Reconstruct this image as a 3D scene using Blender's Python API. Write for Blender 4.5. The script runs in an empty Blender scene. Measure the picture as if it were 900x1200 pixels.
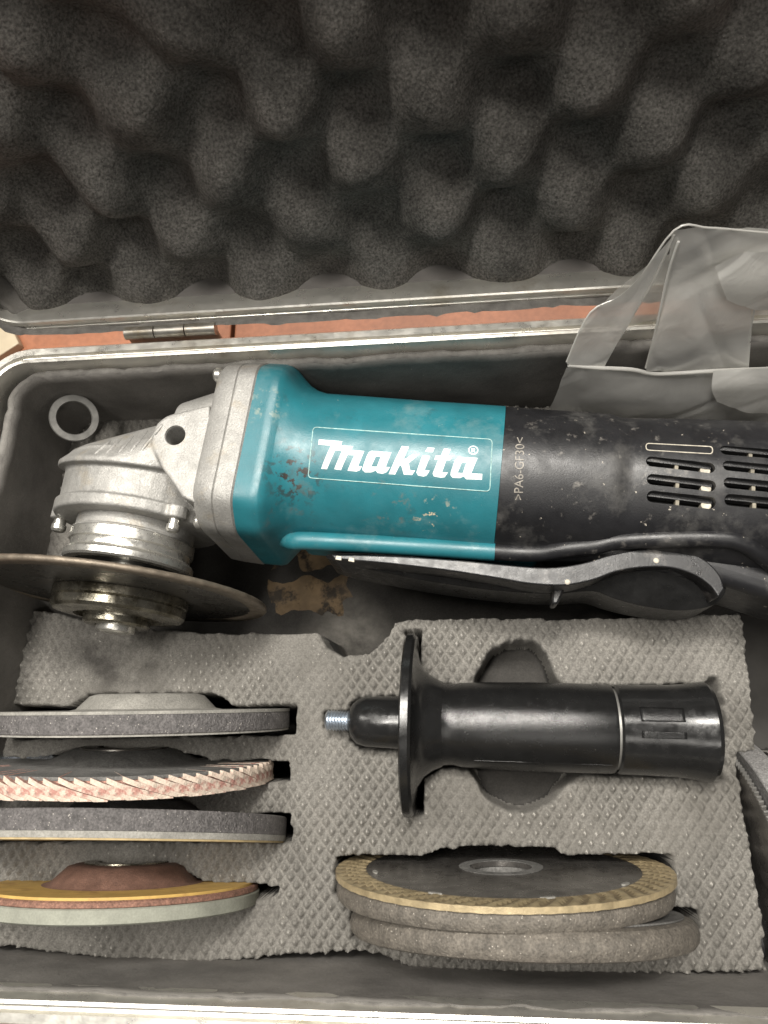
import bpy, bmesh, math, random
import numpy as np
from mathutils import Vector, Matrix, Euler
random.seed(7); rng = np.random.default_rng(7)
R_ = math.radians
MM = 0.001
scene = bpy.context.scene
COL = scene.collection

# ------------------------------------------------------------------ camera
F = 873.0; HC = 310.0                      # focal length in photo pixels, camera height above the foam insert (mm)
n_ = np.array([.110, .322, 1.]); n_ /= np.linalg.norm(n_)
ZC = -n_
XC = np.array([9.96, -.318, -1.]); XC -= ZC*(XC@ZC); XC /= np.linalg.norm(XC)
YC = np.cross(ZC, XC)
RC = np.array([XC, YC, ZC])
cam_d = bpy.data.cameras.new('camera'); cam = bpy.data.objects.new('camera', cam_d); COL.objects.link(cam)
cam_d.sensor_fit = 'VERTICAL'; cam_d.sensor_height = 36.0; cam_d.sensor_width = 27.0
cam_d.lens = F/1200*36.0; cam_d.clip_start = .005; cam_d.clip_end = 50
m = Matrix.Identity(4)
for i in range(3):
    m[i][0] = RC[i, 0]; m[i][1] = -RC[i, 1]; m[i][2] = -RC[i, 2]
m.translation = Vector((0, 0, HC*MM))
cam.matrix_world = m
scene.camera = cam
cam_d.dof.use_dof = True; cam_d.dof.focus_distance = .29; cam_d.dof.aperture_fstop = 22.0

# ------------------------------------------------------------------ light (indoor room, ceiling panels)
w = bpy.data.worlds.new('World'); scene.world = w; w.use_nodes = True
bg = w.node_tree.nodes['Background']; bg.inputs[0].default_value = (1.0, .97, .93, 1); bg.inputs[1].default_value = .10
def area(name, loc, tgt, sx, sy, power, col=(1, .955, .885)):
    l = bpy.data.lights.new(name, 'AREA'); l.shape = 'RECTANGLE'; l.size = sx; l.size_y = sy; l.energy = power; l.color = col
    o = bpy.data.objects.new(name, l); COL.objects.link(o); o.location = loc
    o.rotation_euler = (Vector(tgt)-Vector(loc)).to_track_quat('-Z', 'Y').to_euler()
    return o
area('ceiling_lamp', (-.22, .22, 1.75), (0, .1, 0), .9, .16, 30)
area('ceiling_lamp', (.02, .58, 1.5), (0, .05, 0), .55, .16, 22)
area('ceiling_lamp', (-.95, .45, 1.4), (0, .05, 0), .2, .5, 8)
area('ceiling_lamp', (.30, -.75, 1.5), (0, .1, 0), .8, .3, 4.0)
vs = scene.view_settings; vs.view_transform = 'Standard'; vs.look = 'None'; vs.exposure = 0.05; vs.gamma = 1.0
vs.use_curve_mapping = False

# ------------------------------------------------------------------ pixel <-> place
def ray(px, py): return RC@np.array([(px-450)/F, (py-600)/F, 1.])
def P(px, py, z=0.):                       # point of the plane at height z (mm)
    r = ray(px, py); t = (z-HC)/r[2]; return np.array([r[0]*t, r[1]*t, z])
def PY(px, py, y):                         # point of the upright plane at depth y (mm)
    r = ray(px, py); t = y/r[1]; return np.array([r[0]*t, y, HC+r[2]*t])

# ------------------------------------------------------------------ noise (numpy)
def vnoise(x, y, seed=0):
    xi = np.floor(x).astype(np.int64); yi = np.floor(y).astype(np.int64)
    fx = x-xi; fy = y-yi; fx = fx*fx*(3-2*fx); fy = fy*fy*(3-2*fy)
    def h(a, b):
        v = (a*374761393 + b*668265263 + seed*982451653) & 0xffffffff
        v = ((v ^ (v >> 13))*1274126177) & 0xffffffff
        return ((v ^ (v >> 16)) & 0xffff)/65535.
    return (h(xi, yi)*(1-fx)+h(xi+1, yi)*fx)*(1-fy)+(h(xi, yi+1)*(1-fx)+h(xi+1, yi+1)*fx)*fy
def fbm(x, y, s, o=3, seed=0):
    r = 0; a = .5; t = 0
    for k in range(o):
        r = r+a*vnoise(x/s*2**k, y/s*2**k, seed+k*17); t += a; a *= .55
    return r/t

# ------------------------------------------------------------------ materials
def mat(name, col, rough=.5, metal=0., var=.0, vs_=150., bump=0., bs=1500., dirt_and_shading=None, spec=.5, speck=None, fine=None, aniso=None):
    """dirt: list of (colour, noise scale per metre, lo, hi, strength, (centre m, radius m) or None)"""
    m = bpy.data.materials.new(name); m.use_nodes = True
    N = m.node_tree.nodes; L = m.node_tree.links; b = N['Principled BSDF']
    b.inputs['Roughness'].default_value = rough; b.inputs['Metallic'].default_value = metal
    b.inputs['Specular IOR Level'].default_value = spec
    tc = N.new('ShaderNodeTexCoord')
    def noise(scale, detail=4, rgh=.6):
        t = N.new('ShaderNodeTexNoise'); t.inputs['Scale'].default_value = scale; t.inputs['Detail'].default_value = detail
        t.inputs['Roughness'].default_value = rgh
        L.new(tc.outputs['Object'], t.inputs['Vector']); return t.outputs['Fac']
    def ramp(src, lo, hi):
        r = N.new('ShaderNodeMapRange'); r.inputs['From Min'].default_value = lo; r.inputs['From Max'].default_value = hi
        L.new(src, r.inputs['Value']); return r.outputs['Result']
    def mix(fac, a, c2, f=1.0):
        x = N.new('ShaderNodeMix'); x.data_type = 'RGBA'
        if f != 1.0:
            mm = N.new('ShaderNodeMath'); mm.operation = 'MULTIPLY'; L.new(fac, mm.inputs[0]); mm.inputs[1].default_value = f; fac = mm.outputs[0]
        L.new(fac, x.inputs[0])
        for s, k in ((a, 6), (c2, 7)):
            if isinstance(s, tuple): x.inputs[k].default_value = (*s, 1)
            else: L.new(s, x.inputs[k])
        return x.outputs[2]
    c = tuple(col)
    if var > 0:
        lo = tuple(v*(1-var) for v in col); hi = tuple(min(1, v*(1+var)) for v in col)
        c = mix(ramp(noise(vs_), .3, .7), lo, hi)
    if fine:                                  # fine grain: (scale, amount)
        lo = (1-fine[1],)*3; g = mix(ramp(noise(fine[0], 2), .3, .7), lo, (1+fine[1],)*3)
        x = N.new('ShaderNodeMix'); x.data_type = 'RGBA'; x.blend_type = 'MULTIPLY'; x.inputs[0].default_value = 1
        if isinstance(c, tuple): x.inputs[6].default_value = (*c, 1)
        else: L.new(c, x.inputs[6])
        L.new(g, x.inputs[7]); c = x.outputs[2]
    rsrc = None
    for d in (dirt_and_shading or []):
        dc, sc, lo, hi, st, where = d
        f = ramp(noise(sc, 6, .65), lo, hi)
        if where:
            vm = N.new('ShaderNodeVectorMath'); vm.operation = 'DISTANCE'; L.new(tc.outputs['Object'], vm.inputs[0]); vm.inputs[1].default_value = where[0]
            mk = N.new('ShaderNodeMapRange'); mk.inputs['From Min'].default_value = where[1]; mk.inputs['From Max'].default_value = where[1]*.35
            L.new(vm.outputs['Value'], mk.inputs['Value'])
            mm = N.new('ShaderNodeMath'); mm.operation = 'MULTIPLY'; L.new(f, mm.inputs[0]); L.new(mk.outputs[0], mm.inputs[1]); f = mm.outputs[0]
        c = mix(f, c, dc, st)
    if speck:                                 # (colour, scale, threshold)
        vo = N.new('ShaderNodeTexVoronoi'); vo.inputs['Scale'].default_value = speck[1]; L.new(tc.outputs['Object'], vo.inputs['Vector'])
        f = ramp(vo.outputs['Distance'], speck[2], speck[2]*.5)
        f2 = ramp(noise(speck[1]*.6, 1), .5, .62)
        mm = N.new('ShaderNodeMath'); mm.operation = 'MULTIPLY'; L.new(f, mm.inputs[0]); L.new(f2, mm.inputs[1])
        c = mix(mm.outputs[0], c, speck[0])
    if isinstance(c, tuple): b.inputs['Base Color'].default_value = (*c, 1)
    else: L.new(c, b.inputs['Base Color'])
    # roughness wear
    rr = ramp(noise(vs_*2.3), .25, .75)
    q = N.new('ShaderNodeMapRange'); q.inputs['To Min'].default_value = max(.03, rough-.12); q.inputs['To Max'].default_value = min(1, rough+.12)
    L.new(rr, q.inputs['Value']); L.new(q.outputs[0], b.inputs['Roughness'])
    if bump > 0:
        bp = N.new('ShaderNodeBump'); bp.inputs['Strength'].default_value = 1; bp.inputs['Distance'].default_value = bump*MM
        L.new(noise(bs, 5, .7), bp.inputs['Height']); L.new(bp.outputs[0], b.inputs['Normal'])
    return m

M = {}
M['table'] = mat('orange brown table', (.30, .12, .062), .45, var=.18, vs_=25, fine=(300, .12))
M['cream'] = mat('cream laminate', (.44, .37, .26), .5, var=.12, vs_=40)
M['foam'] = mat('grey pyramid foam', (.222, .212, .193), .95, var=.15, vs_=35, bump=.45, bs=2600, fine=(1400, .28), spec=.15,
    dirt_and_shading=[((.035, .032, .03), 55, .38, .62, .8, (tuple(P(140, 765)*MM), .033)), ((.13, .122, .108), 16, .46, .72, .7, None), ((.13, .123, .112), 40, .45, .65, .45, (tuple(P(200, 960)*MM), .075)), ((.12, .113, .10), 50, .45, .65, .5, (tuple(P(600, 1010)*MM), .07)), ((.14, .13, .12), 60, .4, .6, .5, (tuple(P(80, 590)*MM), .045))],  # first patch puts the blade's shadow and its soot into the foam colour
    speck=((.75, .70, .58), 420, .07))
M['floor'] = mat('dark case bottom', (.05, .047, .043), .9, var=.25, vs_=45)
M['foam_tip'] = mat('pale foam tip', (.34, .325, .295), .95, var=.15, vs_=60, bump=.2, bs=2600, spec=.1)  # paler colour for the pyramid tips
M['foam_shade'] = mat('foam with painted pocket shade', (.045, .042, .038), .95, var=.3, vs_=40, bump=.3, bs=900, fine=(1500, .2), dirt_and_shading=[((.24, .225, .20), 70, .25, .6, .9, (tuple(P(405, 745, -58)*MM), .026))])  # pocket shade put into the colour; the pale patch is painted light
M['liner'] = mat('dark lining foam', (.19, .18, .167), .9, var=.25, vs_=45, bump=.3, bs=500, spec=.2, fine=(1800, .1),
    dirt_and_shading=[((.20, .19, .17), 30, .52, .75, .6, None)], speck=((.6, .56, .48), 160, .05))
M['liner_edge'] = mat('torn lining edge', (.17, .162, .15), .95, var=.3, vs_=160, bump=.5, bs=600, spec=.1)
M['lid_foam'] = mat('black convoluted foam', (.150, .143, .131), .95, var=.35, vs_=60, bump=1.5, bs=1000, spec=.15, fine=(1100, .5),
    speck=((.35, .33, .29), 900, .17))
M['alu'] = mat('worn aluminium edge', (.74, .72, .66), .34, .75, var=.10, vs_=90, bump=.06, bs=600, dirt_and_shading=[((.30, .24, .15), 45, .56, .75, .7, None), ((.85, .83, .78), 15, .5, .7, .5, None)])
M['steel'] = mat('hinge steel', (.42, .40, .36), .38, .8, var=.2, vs_=150, dirt_and_shading=[((.22, .17, .10), 120, .5, .75, .7, None)])
M['panel'] = mat('grey case panel', (.16, .15, .14), .6, var=.1)
M['ply'] = mat('bare brown backing', (.21, .145, .08), .8, var=.35, vs_=90, bump=.3, bs=400, dirt_and_shading=[((.03, .025, .02), 110, .50, .60, .95, None), ((.10, .075, .05), 40, .45, .65, .7, None)])
M['cast'] = mat('cast aluminium', (.335, .328, .31), .50, .45, var=.14, vs_=120, bump=.24, bs=1300, fine=(1700, .16),
    dirt_and_shading=[((.34, .28, .19), 90, .56, .76, .6, None)])
M['bright'] = mat('turned aluminium', (.66, .645, .60), .30, .85, var=.06, vs_=200, bump=.03, bs=900)
M['seal'] = mat('dark seal', (.03, .03, .03), .5)
M['bladesteel'] = mat('dirty blade steel', (.125, .119, .109), .30, .65, var=.35, vs_=60, bump=.05, bs=900, dirt_and_shading=[((.075, .06, .045), 60, .45, .7, .7, None)])
M['bladeedge'] = mat('worn blade edge', (.21, .175, .135), .5, .55, var=.3, vs_=200, bump=.15, bs=1200)
M['flange'] = mat('greasy flange steel', (.30, .28, .23), .26, .9, var=.35, vs_=140, bump=.08, bs=700, dirt_and_shading=[((.06, .05, .03), 90, .45, .62, .8, None)])
def teal_mat():
    g = .5
    return mat('teal tool plastic', (.018, .142, .172), .38, var=.16, vs_=60, bump=.05, bs=1600, dirt_and_shading=[
        ((.035, .025, .02), 330, .52, .57, .95, ((.034, -.014, .027), .015)),
        ((.05, .04, .03), 180, .52, .66, .6, ((.031, -.022, .022), .018)),
        ((.16, .14, .11), 260, .55, .65, .6, ((.070, -.024, .024), .014)),
        ((.62, .52, .36), 260, .58, .62, .9, ((.088, -.026, .022), .010)),
        ((.30, .33, .26), 260, .54, .64, .6, ((.020, .010, .034), .010)),
        ((.26, .33, .32), 45, .56, .80, .45, None), ((.55, .50, .40), 600, .70, .73, .8, None), ((.03, .05, .05), 80, .60, .75, .5, None)])
M['teal'] = teal_mat()
M['black'] = mat('black tool plastic', (.011, .011, .0125), .40, var=.3, vs_=70, bump=.07, bs=1700, dirt_and_shading=[
    ((.17, .165, .155), 55, .53, .78, .5, None), ((.30, .28, .25), 170, .60, .70, .45, ((.150, .0, .03), .05)), ((.55, .50, .42), 420, .67, .70, .8, None)])
M['paddle'] = mat('black lever plastic', (.013, .013, .014), .34, .0, var=.3, vs_=100, bump=.07, bs=1700, dirt_and_shading=[((.25, .23, .21), 120, .55, .75, .5, None), ((.55, .5, .42), 500, .70, .73, .7, None)])
M['levergrip'] = mat('dull lever plastic', (.010, .010, .010), .33, var=.3, vs_=120, bump=.14, bs=700, spec=.45, dirt_and_shading=[((.25, .23, .21), 500, .68, .72, .6, None)])
M['grip'] = mat('side handle rubber', (.010, .010, .010), .22, var=.2, vs_=120, bump=.09, bs=2000, dirt_and_shading=[((.4, .38, .34), 700, .72, .75, .6, None)])
M['gripshine'] = mat('smooth handle plastic', (.012, .012, .012), .22, var=.2, vs_=120, bump=.03, bs=900, dirt_and_shading=[((.4, .38, .34), 700, .72, .75, .6, None)])
M['void'] = mat('dark inside', (.006, .006, .006), .9)
M['ventrib'] = mat('dusty vent rib', (.20, .18, .14), .7, var=.4, vs_=300)
M['white'] = mat('white print', (.72, .75, .74), .40, var=.08, vs_=200, dirt_and_shading=[((.30, .45, .47), 420, .56, .66, .7, None)])
M['paleline'] = mat('pale label border', (.32, .50, .48), .5, var=.35, vs_=700)
M['cream_mark'] = mat('cream scuffed lettering', (.50, .46, .38), .6, var=.3, vs_=500)
M['code_mark'] = mat('scuffed moulded code', (.24, .22, .19), .5, var=.5, vs_=500)
M['zinc'] = mat('zinc thread', (.55, .60, .66), .3, .9, var=.15)
M['ring'] = mat('grey steel ring', (.27, .265, .25), .42, .6, var=.15, vs_=200, bump=.05, bs=900)
M['grain'] = mat('coarse abrasive', (.115, .107, .105), .62, var=.35, vs_=300, bump=.9, bs=900, fine=(1300, .4), spec=.7, speck=((.62, .58, .52), 900, .2))
M['speckled'] = mat('speckled grey abrasive', (.20, .195, .19), .7, var=.2, vs_=300, bump=.4, bs=1300, fine=(1500, .4), speck=((.6, .58, .54), 900, .2))
M['grain2'] = mat('brown worn abrasive', (.135, .12, .10), .62, var=.3, vs_=250, bump=.6, bs=900, fine=(1300, .35), spec=.6, speck=((.6, .55, .48), 900, .2))
M['fibre'] = mat('grey fibre face', (.27, .26, .235), .8, var=.2, vs_=120, bump=.3, bs=900, fine=(1400, .2))
M['fibre_dark'] = mat('dark fibre face', (.14, .137, .13), .75, var=.3, vs_=150, bump=.4, bs=700, fine=(1200, .25))
M['tan'] = mat('tan backing', (.38, .29, .15), .75, var=.25, vs_=200)
M['yellow'] = mat('yellow fibre face', (.52, .34, .10), .65, var=.18, vs_=90, bump=.12, bs=900, dirt_and_shading=[((.25, .13, .05), 100, .52, .72, .7, None)])
M['redgrain'] = mat('red brown abrasive', (.23, .12, .085), .75, var=.3, vs_=400, bump=.5, bs=1300, fine=(1500, .35))
M['redhub'] = mat('worn brown hub', (.17, .095, .07), .6, var=.25, vs_=200, bump=.15, bs=1800, fine=(2500, .3))
M['sage'] = mat('grey green layer', (.26, .265, .22), .8, var=.2, vs_=90, bump=.15, bs=500, fine=(1500, .1))
M['flap'] = mat('pink abrasive flap', (.44, .25, .20), .85, var=.35, vs_=500, bump=.5, bs=900, fine=(1200, .3))
M['flapdust'] = mat('dusty flap edge', (.60, .50, .41), .9, var=.25, vs_=400, bump=.6, bs=1100, dirt_and_shading=[((.40, .17, .14), 260, .46, .60, .85, None), ((.12, .09, .07), 500, .60, .70, .7, None)])
M['gold'] = mat('gold diamond rim', (.40, .32, .19), .45, .25, var=.25, vs_=250, bump=.2, bs=1000, dirt_and_shading=[((.16, .12, .07), 160, .5, .7, .6, None)])
M['groove'] = mat('grimy rim groove', (.22, .17, .10), .6, .2, var=.3, vs_=300)
M['darksteel'] = mat('dark turned steel', (.17, .16, .15), .30, .7, var=.3, vs_=90, bump=.05, bs=800, dirt_and_shading=[((.07, .06, .05), 60, .5, .7, .6, None)])
M['silver'] = mat('blue grey steel', (.42, .46, .52), .25, .8, var=.2)

def bag_mat(name, alpha, tint=(.97, .96, .92)):
    m = bpy.data.materials.new(name); m.use_nodes = True
    N = m.node_tree.nodes; L = m.node_tree.links; N.clear()
    out = N.new('ShaderNodeOutputMaterial')
    tr = N.new('ShaderNodeBsdfTransparent'); tr.inputs[0].default_value = (.97, .97, .95, 1)
    df = N.new('ShaderNodeBsdfDiffuse'); df.inputs[0].default_value = (*tint, 1)
    tl = N.new('ShaderNodeBsdfTranslucent'); tl.inputs[0].default_value = (*tint, 1)
    gl = N.new('ShaderNodeBsdfGlossy'); gl.inputs['Roughness'].default_value = .22; gl.inputs[0].default_value = (.9, .9, .9, 1)
    a = N.new('ShaderNodeMixShader'); a.inputs[0].default_value = .45; L.new(df.outputs[0], a.inputs[1]); L.new(tl.outputs[0], a.inputs[2])
    g = N.new('ShaderNodeMixShader'); g.inputs[0].default_value = .16; L.new(a.outputs[0], g.inputs[1]); L.new(gl.outputs[0], g.inputs[2])
    tc = N.new('ShaderNodeTexCoord'); no = N.new('ShaderNodeTexNoise'); no.inputs['Scale'].default_value = 38; no.inputs['Detail'].default_value = 6
    no.inputs['Distortion'].default_value = .8
    L.new(tc.outputs['Object'], no.inputs['Vector'])
    mr = N.new('ShaderNodeMapRange'); mr.inputs['From Min'].default_value = .25; mr.inputs['From Max'].default_value = .75
    mr.inputs['To Min'].default_value = alpha*.82; mr.inputs['To Max'].default_value = min(1, alpha*1.15); L.new(no.outputs['Fac'], mr.inputs['Value'])
    lw = N.new('ShaderNodeLayerWeight'); lw.inputs[0].default_value = .25
    ad = N.new('ShaderNodeMath'); ad.operation = 'MULTIPLY_ADD'; L.new(lw.outputs['Facing'], ad.inputs[0]); ad.inputs[1].default_value = .35; L.new(mr.outputs[0], ad.inputs[2]); ad.use_clamp = True
    f = N.new('ShaderNodeMixShader'); L.new(ad.outputs[0], f.inputs[0]); L.new(tr.outputs[0], f.inputs[1]); L.new(g.outputs[0], f.inputs[2])
    bp = N.new('ShaderNodeBump'); bp.inputs['Distance'].default_value = .0004; n2 = N.new('ShaderNodeTexNoise'); n2.inputs['Scale'].default_value = 60; n2.inputs['Detail'].default_value = 5
    n2.inputs['Distortion'].default_value = 1.5
    L.new(tc.outputs['Object'], n2.inputs['Vector']); L.new(n2.outputs['Fac'], bp.inputs['Height'])
    for s in (df, tl, gl): L.new(bp.outputs[0], s.inputs['Normal'])
    L.new(f.outputs[0], out.inputs[0]); return m
M['bag'] = bag_mat('clear milky film', .54)
M['bag2'] = bag_mat('milky film folded double', .88)
M['bag3'] = bag_mat('milky film bunched', .95)

# ------------------------------------------------------------------ mesh helpers (all lengths in mm)
def mk(name, verts, faces, m, parent=None, smooth=True, world=False, mats=None, fm=None):
    me = bpy.data.meshes.new(name)
    v = np.asarray(verts, dtype=float)*MM
    me.from_pydata([tuple(x) for x in v], [], [tuple(f) for f in faces]); me.update()
    if smooth: me.polygons.foreach_set('use_smooth', [True]*len(me.polygons))
    me.materials.append(m)
    if mats:
        for q in mats: me.materials.append(q)
        me.polygons.foreach_set('material_index', fm)
    o = bpy.data.objects.new(name, me); COL.objects.link(o)
    if parent is not None:
        o.parent = parent
        if world: o.matrix_parent_inverse = wm(parent).inverted()
    return o
def wm(o):
    a = Matrix.LocRotScale(o.location, o.rotation_euler, o.scale)
    return (wm(o.parent)@o.matrix_parent_inverse@a) if o.parent else a
def thing(name, label, cat, loc=(0, 0, 0), rot=(0, 0, 0), group=None):
    o = bpy.data.objects.new(name, None); COL.objects.link(o); o.empty_display_size = .01
    o.location = Vector(loc)*MM; o.rotation_euler = rot
    o['label'] = label; o['category'] = cat
    if group: o['group'] = group
    return o
def tag(o, label, cat, group=None):
    o['label'] = label; o['category'] = cat
    if group: o['group'] = group
    return o
def structure(o, kind='structure'): o['kind'] = kind; return o
def sharp(o, ang=35):
    me = o.data
    bm = bmesh.new(); bm.from_mesh(me)
    for e in bm.edges:
        if len(e.link_faces) == 2 and e.calc_face_angle(0) > R_(ang): e.smooth = False
    bm.to_mesh(me); bm.free(); return o
def bevel(o, wd, seg=2, ang=30):
    b = o.modifiers.new('bevel', 'BEVEL'); b.width = wd*MM; b.segments = seg; b.limit_method = 'ANGLE'; b.angle_limit = R_(ang); return o
def bake(o):
    dg = bpy.context.evaluated_depsgraph_get()
    me = bpy.data.meshes.new_from_object(o.evaluated_get(dg)); o.modifiers.clear(); old = o.data; o.data = me; bpy.data.meshes.remove(old); return o
def box(name, lo, hi, m, parent=None, bv=0, world=False, seg=2):
    x0, y0, z0 = lo; x1, y1, z1 = hi
    v = [(x0,y0,z0),(x1,y0,z0),(x1,y1,z0),(x0,y1,z0),(x0,y0,z1),(x1,y0,z1),(x1,y1,z1),(x0,y1,z1)]
    f = [(3,2,1,0),(4,5,6,7),(0,1,5,4),(1,2,6,5),(2,3,7,6),(3,0,4,7)]
    o = mk(name, v, f, m, parent, False, world)
    if bv: bevel(o, bv, seg)
    return o
def lathe_data(prof, n=64, axis='z', c=(0, 0, 0), closed=False):
    """prof: (radius, height) list; revolved round the axis."""
    v = []; f = []; k = len(prof)
    for i in range(n):
        a = 2*math.pi*i/n; ca, sa = math.cos(a), math.sin(a)
        for r, h in prof:
            p = (r*ca, r*sa, h) if axis == 'z' else ((h, r*ca, r*sa) if axis == 'x' else (r*sa, h, r*ca))
            v.append((p[0]+c[0], p[1]+c[1], p[2]+c[2]))
    kk = k if closed else k-1
    for i in range(n):
        j = (i+1) % n
        for q in range(kk):
            q2 = (q+1) % k
            f.append((i*k+q, i*k+q2, j*k+q2, j*k+q) if axis != 'x' or True else None)
    return v, f
def fixn(o):
    bm = bmesh.new(); bm.from_mesh(o.data); bmesh.ops.remove_doubles(bm, verts=bm.verts, dist=1e-7)
    bmesh.ops.recalc_face_normals(bm, faces=bm.faces); bm.to_mesh(o.data); bm.free(); return o
def lathe(name, prof, m, parent=None, n=64, axis='z', c=(0, 0, 0), closed=False, world=False, ang=32):
    v, f = lathe_data(prof, n, axis, c, closed)
    return sharp(fixn(mk(name, v, f, m, parent, True, world)), ang)
def loft_data(secs, cap=True):
    k = len(secs[0]); v = [p for s in secs for p in s]; f = []
    for i in range(len(secs)-1):
        for j in range(k):
            j2 = (j+1) % k; f.append((i*k+j, i*k+j2, (i+1)*k+j2, (i+1)*k+j))
    if cap: f.append(tuple(range(k-1, -1, -1))); f.append(tuple((len(secs)-1)*k+j for j in range(k)))
    return v, f
def loft(name, secs, m, parent=None, cap=True, world=False, ang=40):
    v, f = loft_data(secs, cap); return sharp(fixn(mk(name, v, f, m, parent, True, world)), ang)
def tube(name, pts, r, m, parent=None, n=10, world=False, cap=True):
    pts = [Vector(p) for p in pts]; secs = []
    rs = r if isinstance(r, (list, tuple)) else [r]*len(pts)
    up = Vector((0, 0, 1))
    for i, p in enumerate(pts):
        d = (pts[min(i+1, len(pts)-1)]-pts[max(i-1, 0)]).normalized()
        a = d.cross(up); a = a.normalized() if a.length > 1e-6 else Vector((1, 0, 0)); b = d.cross(a)
        secs.append([tuple(p+a*rs[i]*math.cos(2*math.pi*q/n)+b*rs[i]*math.sin(2*math.pi*q/n)) for q in range(n)])
    return loft(name, secs, m, parent, cap, world, 60)
def prism(name, poly, z0, z1, m, parent=None, axis='z', bv=0, world=False, seg=2):
    k = len(poly)
    def q(p, z): return (p[0], p[1], z) if axis == 'z' else ((p[0], z, p[1]) if axis == 'y' else (z, p[0], p[1]))
    v = [q(p, z0) for p in poly]+[q(p, z1) for p in poly]
    f = [tuple(range(k-1, -1, -1)), tuple(range(k, 2*k))]+[(i, (i+1) % k, k+(i+1) % k, k+i) for i in range(k)]
    o = fixn(mk(name, v, f, m, parent, True, world))
    if bv: bevel(o, bv, seg)
    sharp(o, 50); return o
def smooth_curve(pts, n=6, closed=False):
    pts = [np.array(p, float) for p in pts]; out = []
    k = len(pts); rngk = range(k if closed else k-1)
    for i in rngk:
        p0 = pts[(i-1) % k] if (closed or i > 0) else pts[0]; p1 = pts[i]; p2 = pts[(i+1) % k]
        p3 = pts[(i+2) % k] if (closed or i+2 < k) else pts[-1]
        for t in np.linspace(0, 1, n, endpoint=False):
            out.append(.5*((2*p1)+(-p0+p2)*t+(2*p0-5*p1+4*p2-p3)*t*t+(-p0+3*p1-3*p2+p3)*t**3))
    if not closed: out.append(pts[-1])
    return out
def rrect(x0, x1, y0, y1, r, n=10, step=12):
    """closed rounded rectangle: points and outward normals, counter-clockwise"""
    pts = []; nr = []
    cs = [(x1-r, y0+r, -90), (x1-r, y1-r, 0), (x0+r, y1-r, 90), (x0+r, y0+r, 180)]
    for i, (cx, cy, a0) in enumerate(cs):
        for k in range(n+1):
            a = R_(a0+90*k/n); pts.append((cx+r*math.cos(a), cy+r*math.sin(a))); nr.append((math.cos(a), math.sin(a)))
        nx = cs[(i+1) % 4]; a = R_(a0+90); e = (cx+r*math.cos(a), cy+r*math.sin(a)); b = R_(nx[2]); s = (nx[0]+r*math.cos(b), nx[1]+r*math.sin(b))
        L = math.hypot(s[0]-e[0], s[1]-e[1]); q = max(1, int(L/step))
        for k in range(1, q): pts.append((e[0]+(s[0]-e[0])*k/q, e[1]+(s[1]-e[1])*k/q)); nr.append((math.cos(a), math.sin(a)))
    return pts, nr

# ------------------------------------------------------------------ setting
seam = P(272, 395, -70)
def board(x0, x1):
    o = box('table_top', (x0, -700, -95), (x1, 1100, -70), M['table'], bv=1.0); return structure(o)
board(-225 if False else -900, seam[0]-1.2); board(seam[0]+1.2, 1100)
box_gap = structure(box('table_underlay', (-900, -700, -120), (1100, 1100, -95.5), M['void']))
cb = [P(22, 402, -64), P(14, 385, -64), P(-60, 372, -64), P(-160, 420, -64), P(-60, 470, -64), P(0, 416, -64)]
tag(prism('board_offcut', [(p[0], p[1]) for p in cb], -70, -64, M['cream'], bv=.6), 'cream board offcut whose corner shows on the table behind the left case corner', 'board')

# ------------------------------------------------------------------ tool case
X0, X1, Y0, Y1 = -196., 262., -82., 160.5          # outside of the rim
CR = 20.
case = thing('tool_case', 'open aluminium edged tool case with black egg-crate foam in its raised lid', 'tool case', (35, 40, -66))
def sweep_rect(name, rect, prof, m, parent, tf=None, zn=None, ang=32, closedprof=True, step=12):
    pts, nr = rrect(*rect, step=step); k = len(prof); v = []; f = []
    for i, (p, q) in enumerate(zip(pts, nr)):
        for j, (o, z) in enumerate(prof):
            x, y = p[0]+q[0]*o, p[1]+q[1]*o
            v.append(tf(x, y, z) if tf else (x, y, z))
    n = len(pts); kk = k if closedprof else k-1
    for i in range(n):
        i2 = (i+1) % n
        for j in range(kk):
            j2 = (j+1) % k; f.append((i*k+j, i2*k+j, i2*k+j2, i*k+j2))
    return sharp(fixn(mk(name, v, f, m, parent, True, True)), ang)
rect = (X0, X1, Y0, Y1, CR)
def sk(x, y, z): return (x+.078*(y-148)*min(1, max(0, -x/180)), y, z)   # the left wall stands slightly out of square
ZR = 51.
rim_prof = [(0, 32), (0, ZR), (-.8, ZR+.8), (-3.6, ZR+.8), (-4.2, ZR-.6), (-5.4, ZR-.8), (-5.9, ZR+1.6), (-6.6, ZR+2.2), (-7.6, ZR+1.8), (-8.0, ZR-1), (-8.6, ZR-4), (-8.2, 38), (-2, 36), (-1.4, 32)]
panel = sweep_rect('base_shell', rect, [(-1.6, -64), (-1.6, 35.5), (-3.4, 35.5), (-3.4, -62), ], M['panel'], case, sk)
floor_ = box('case_floor', (X0-14, Y0+3, -66), (X1-3, Y1-3, -62.5), M['floor'], case, world=True)
rim = sweep_rect('base_rim', rect, rim_prof, M['alu'], case, sk)
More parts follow.
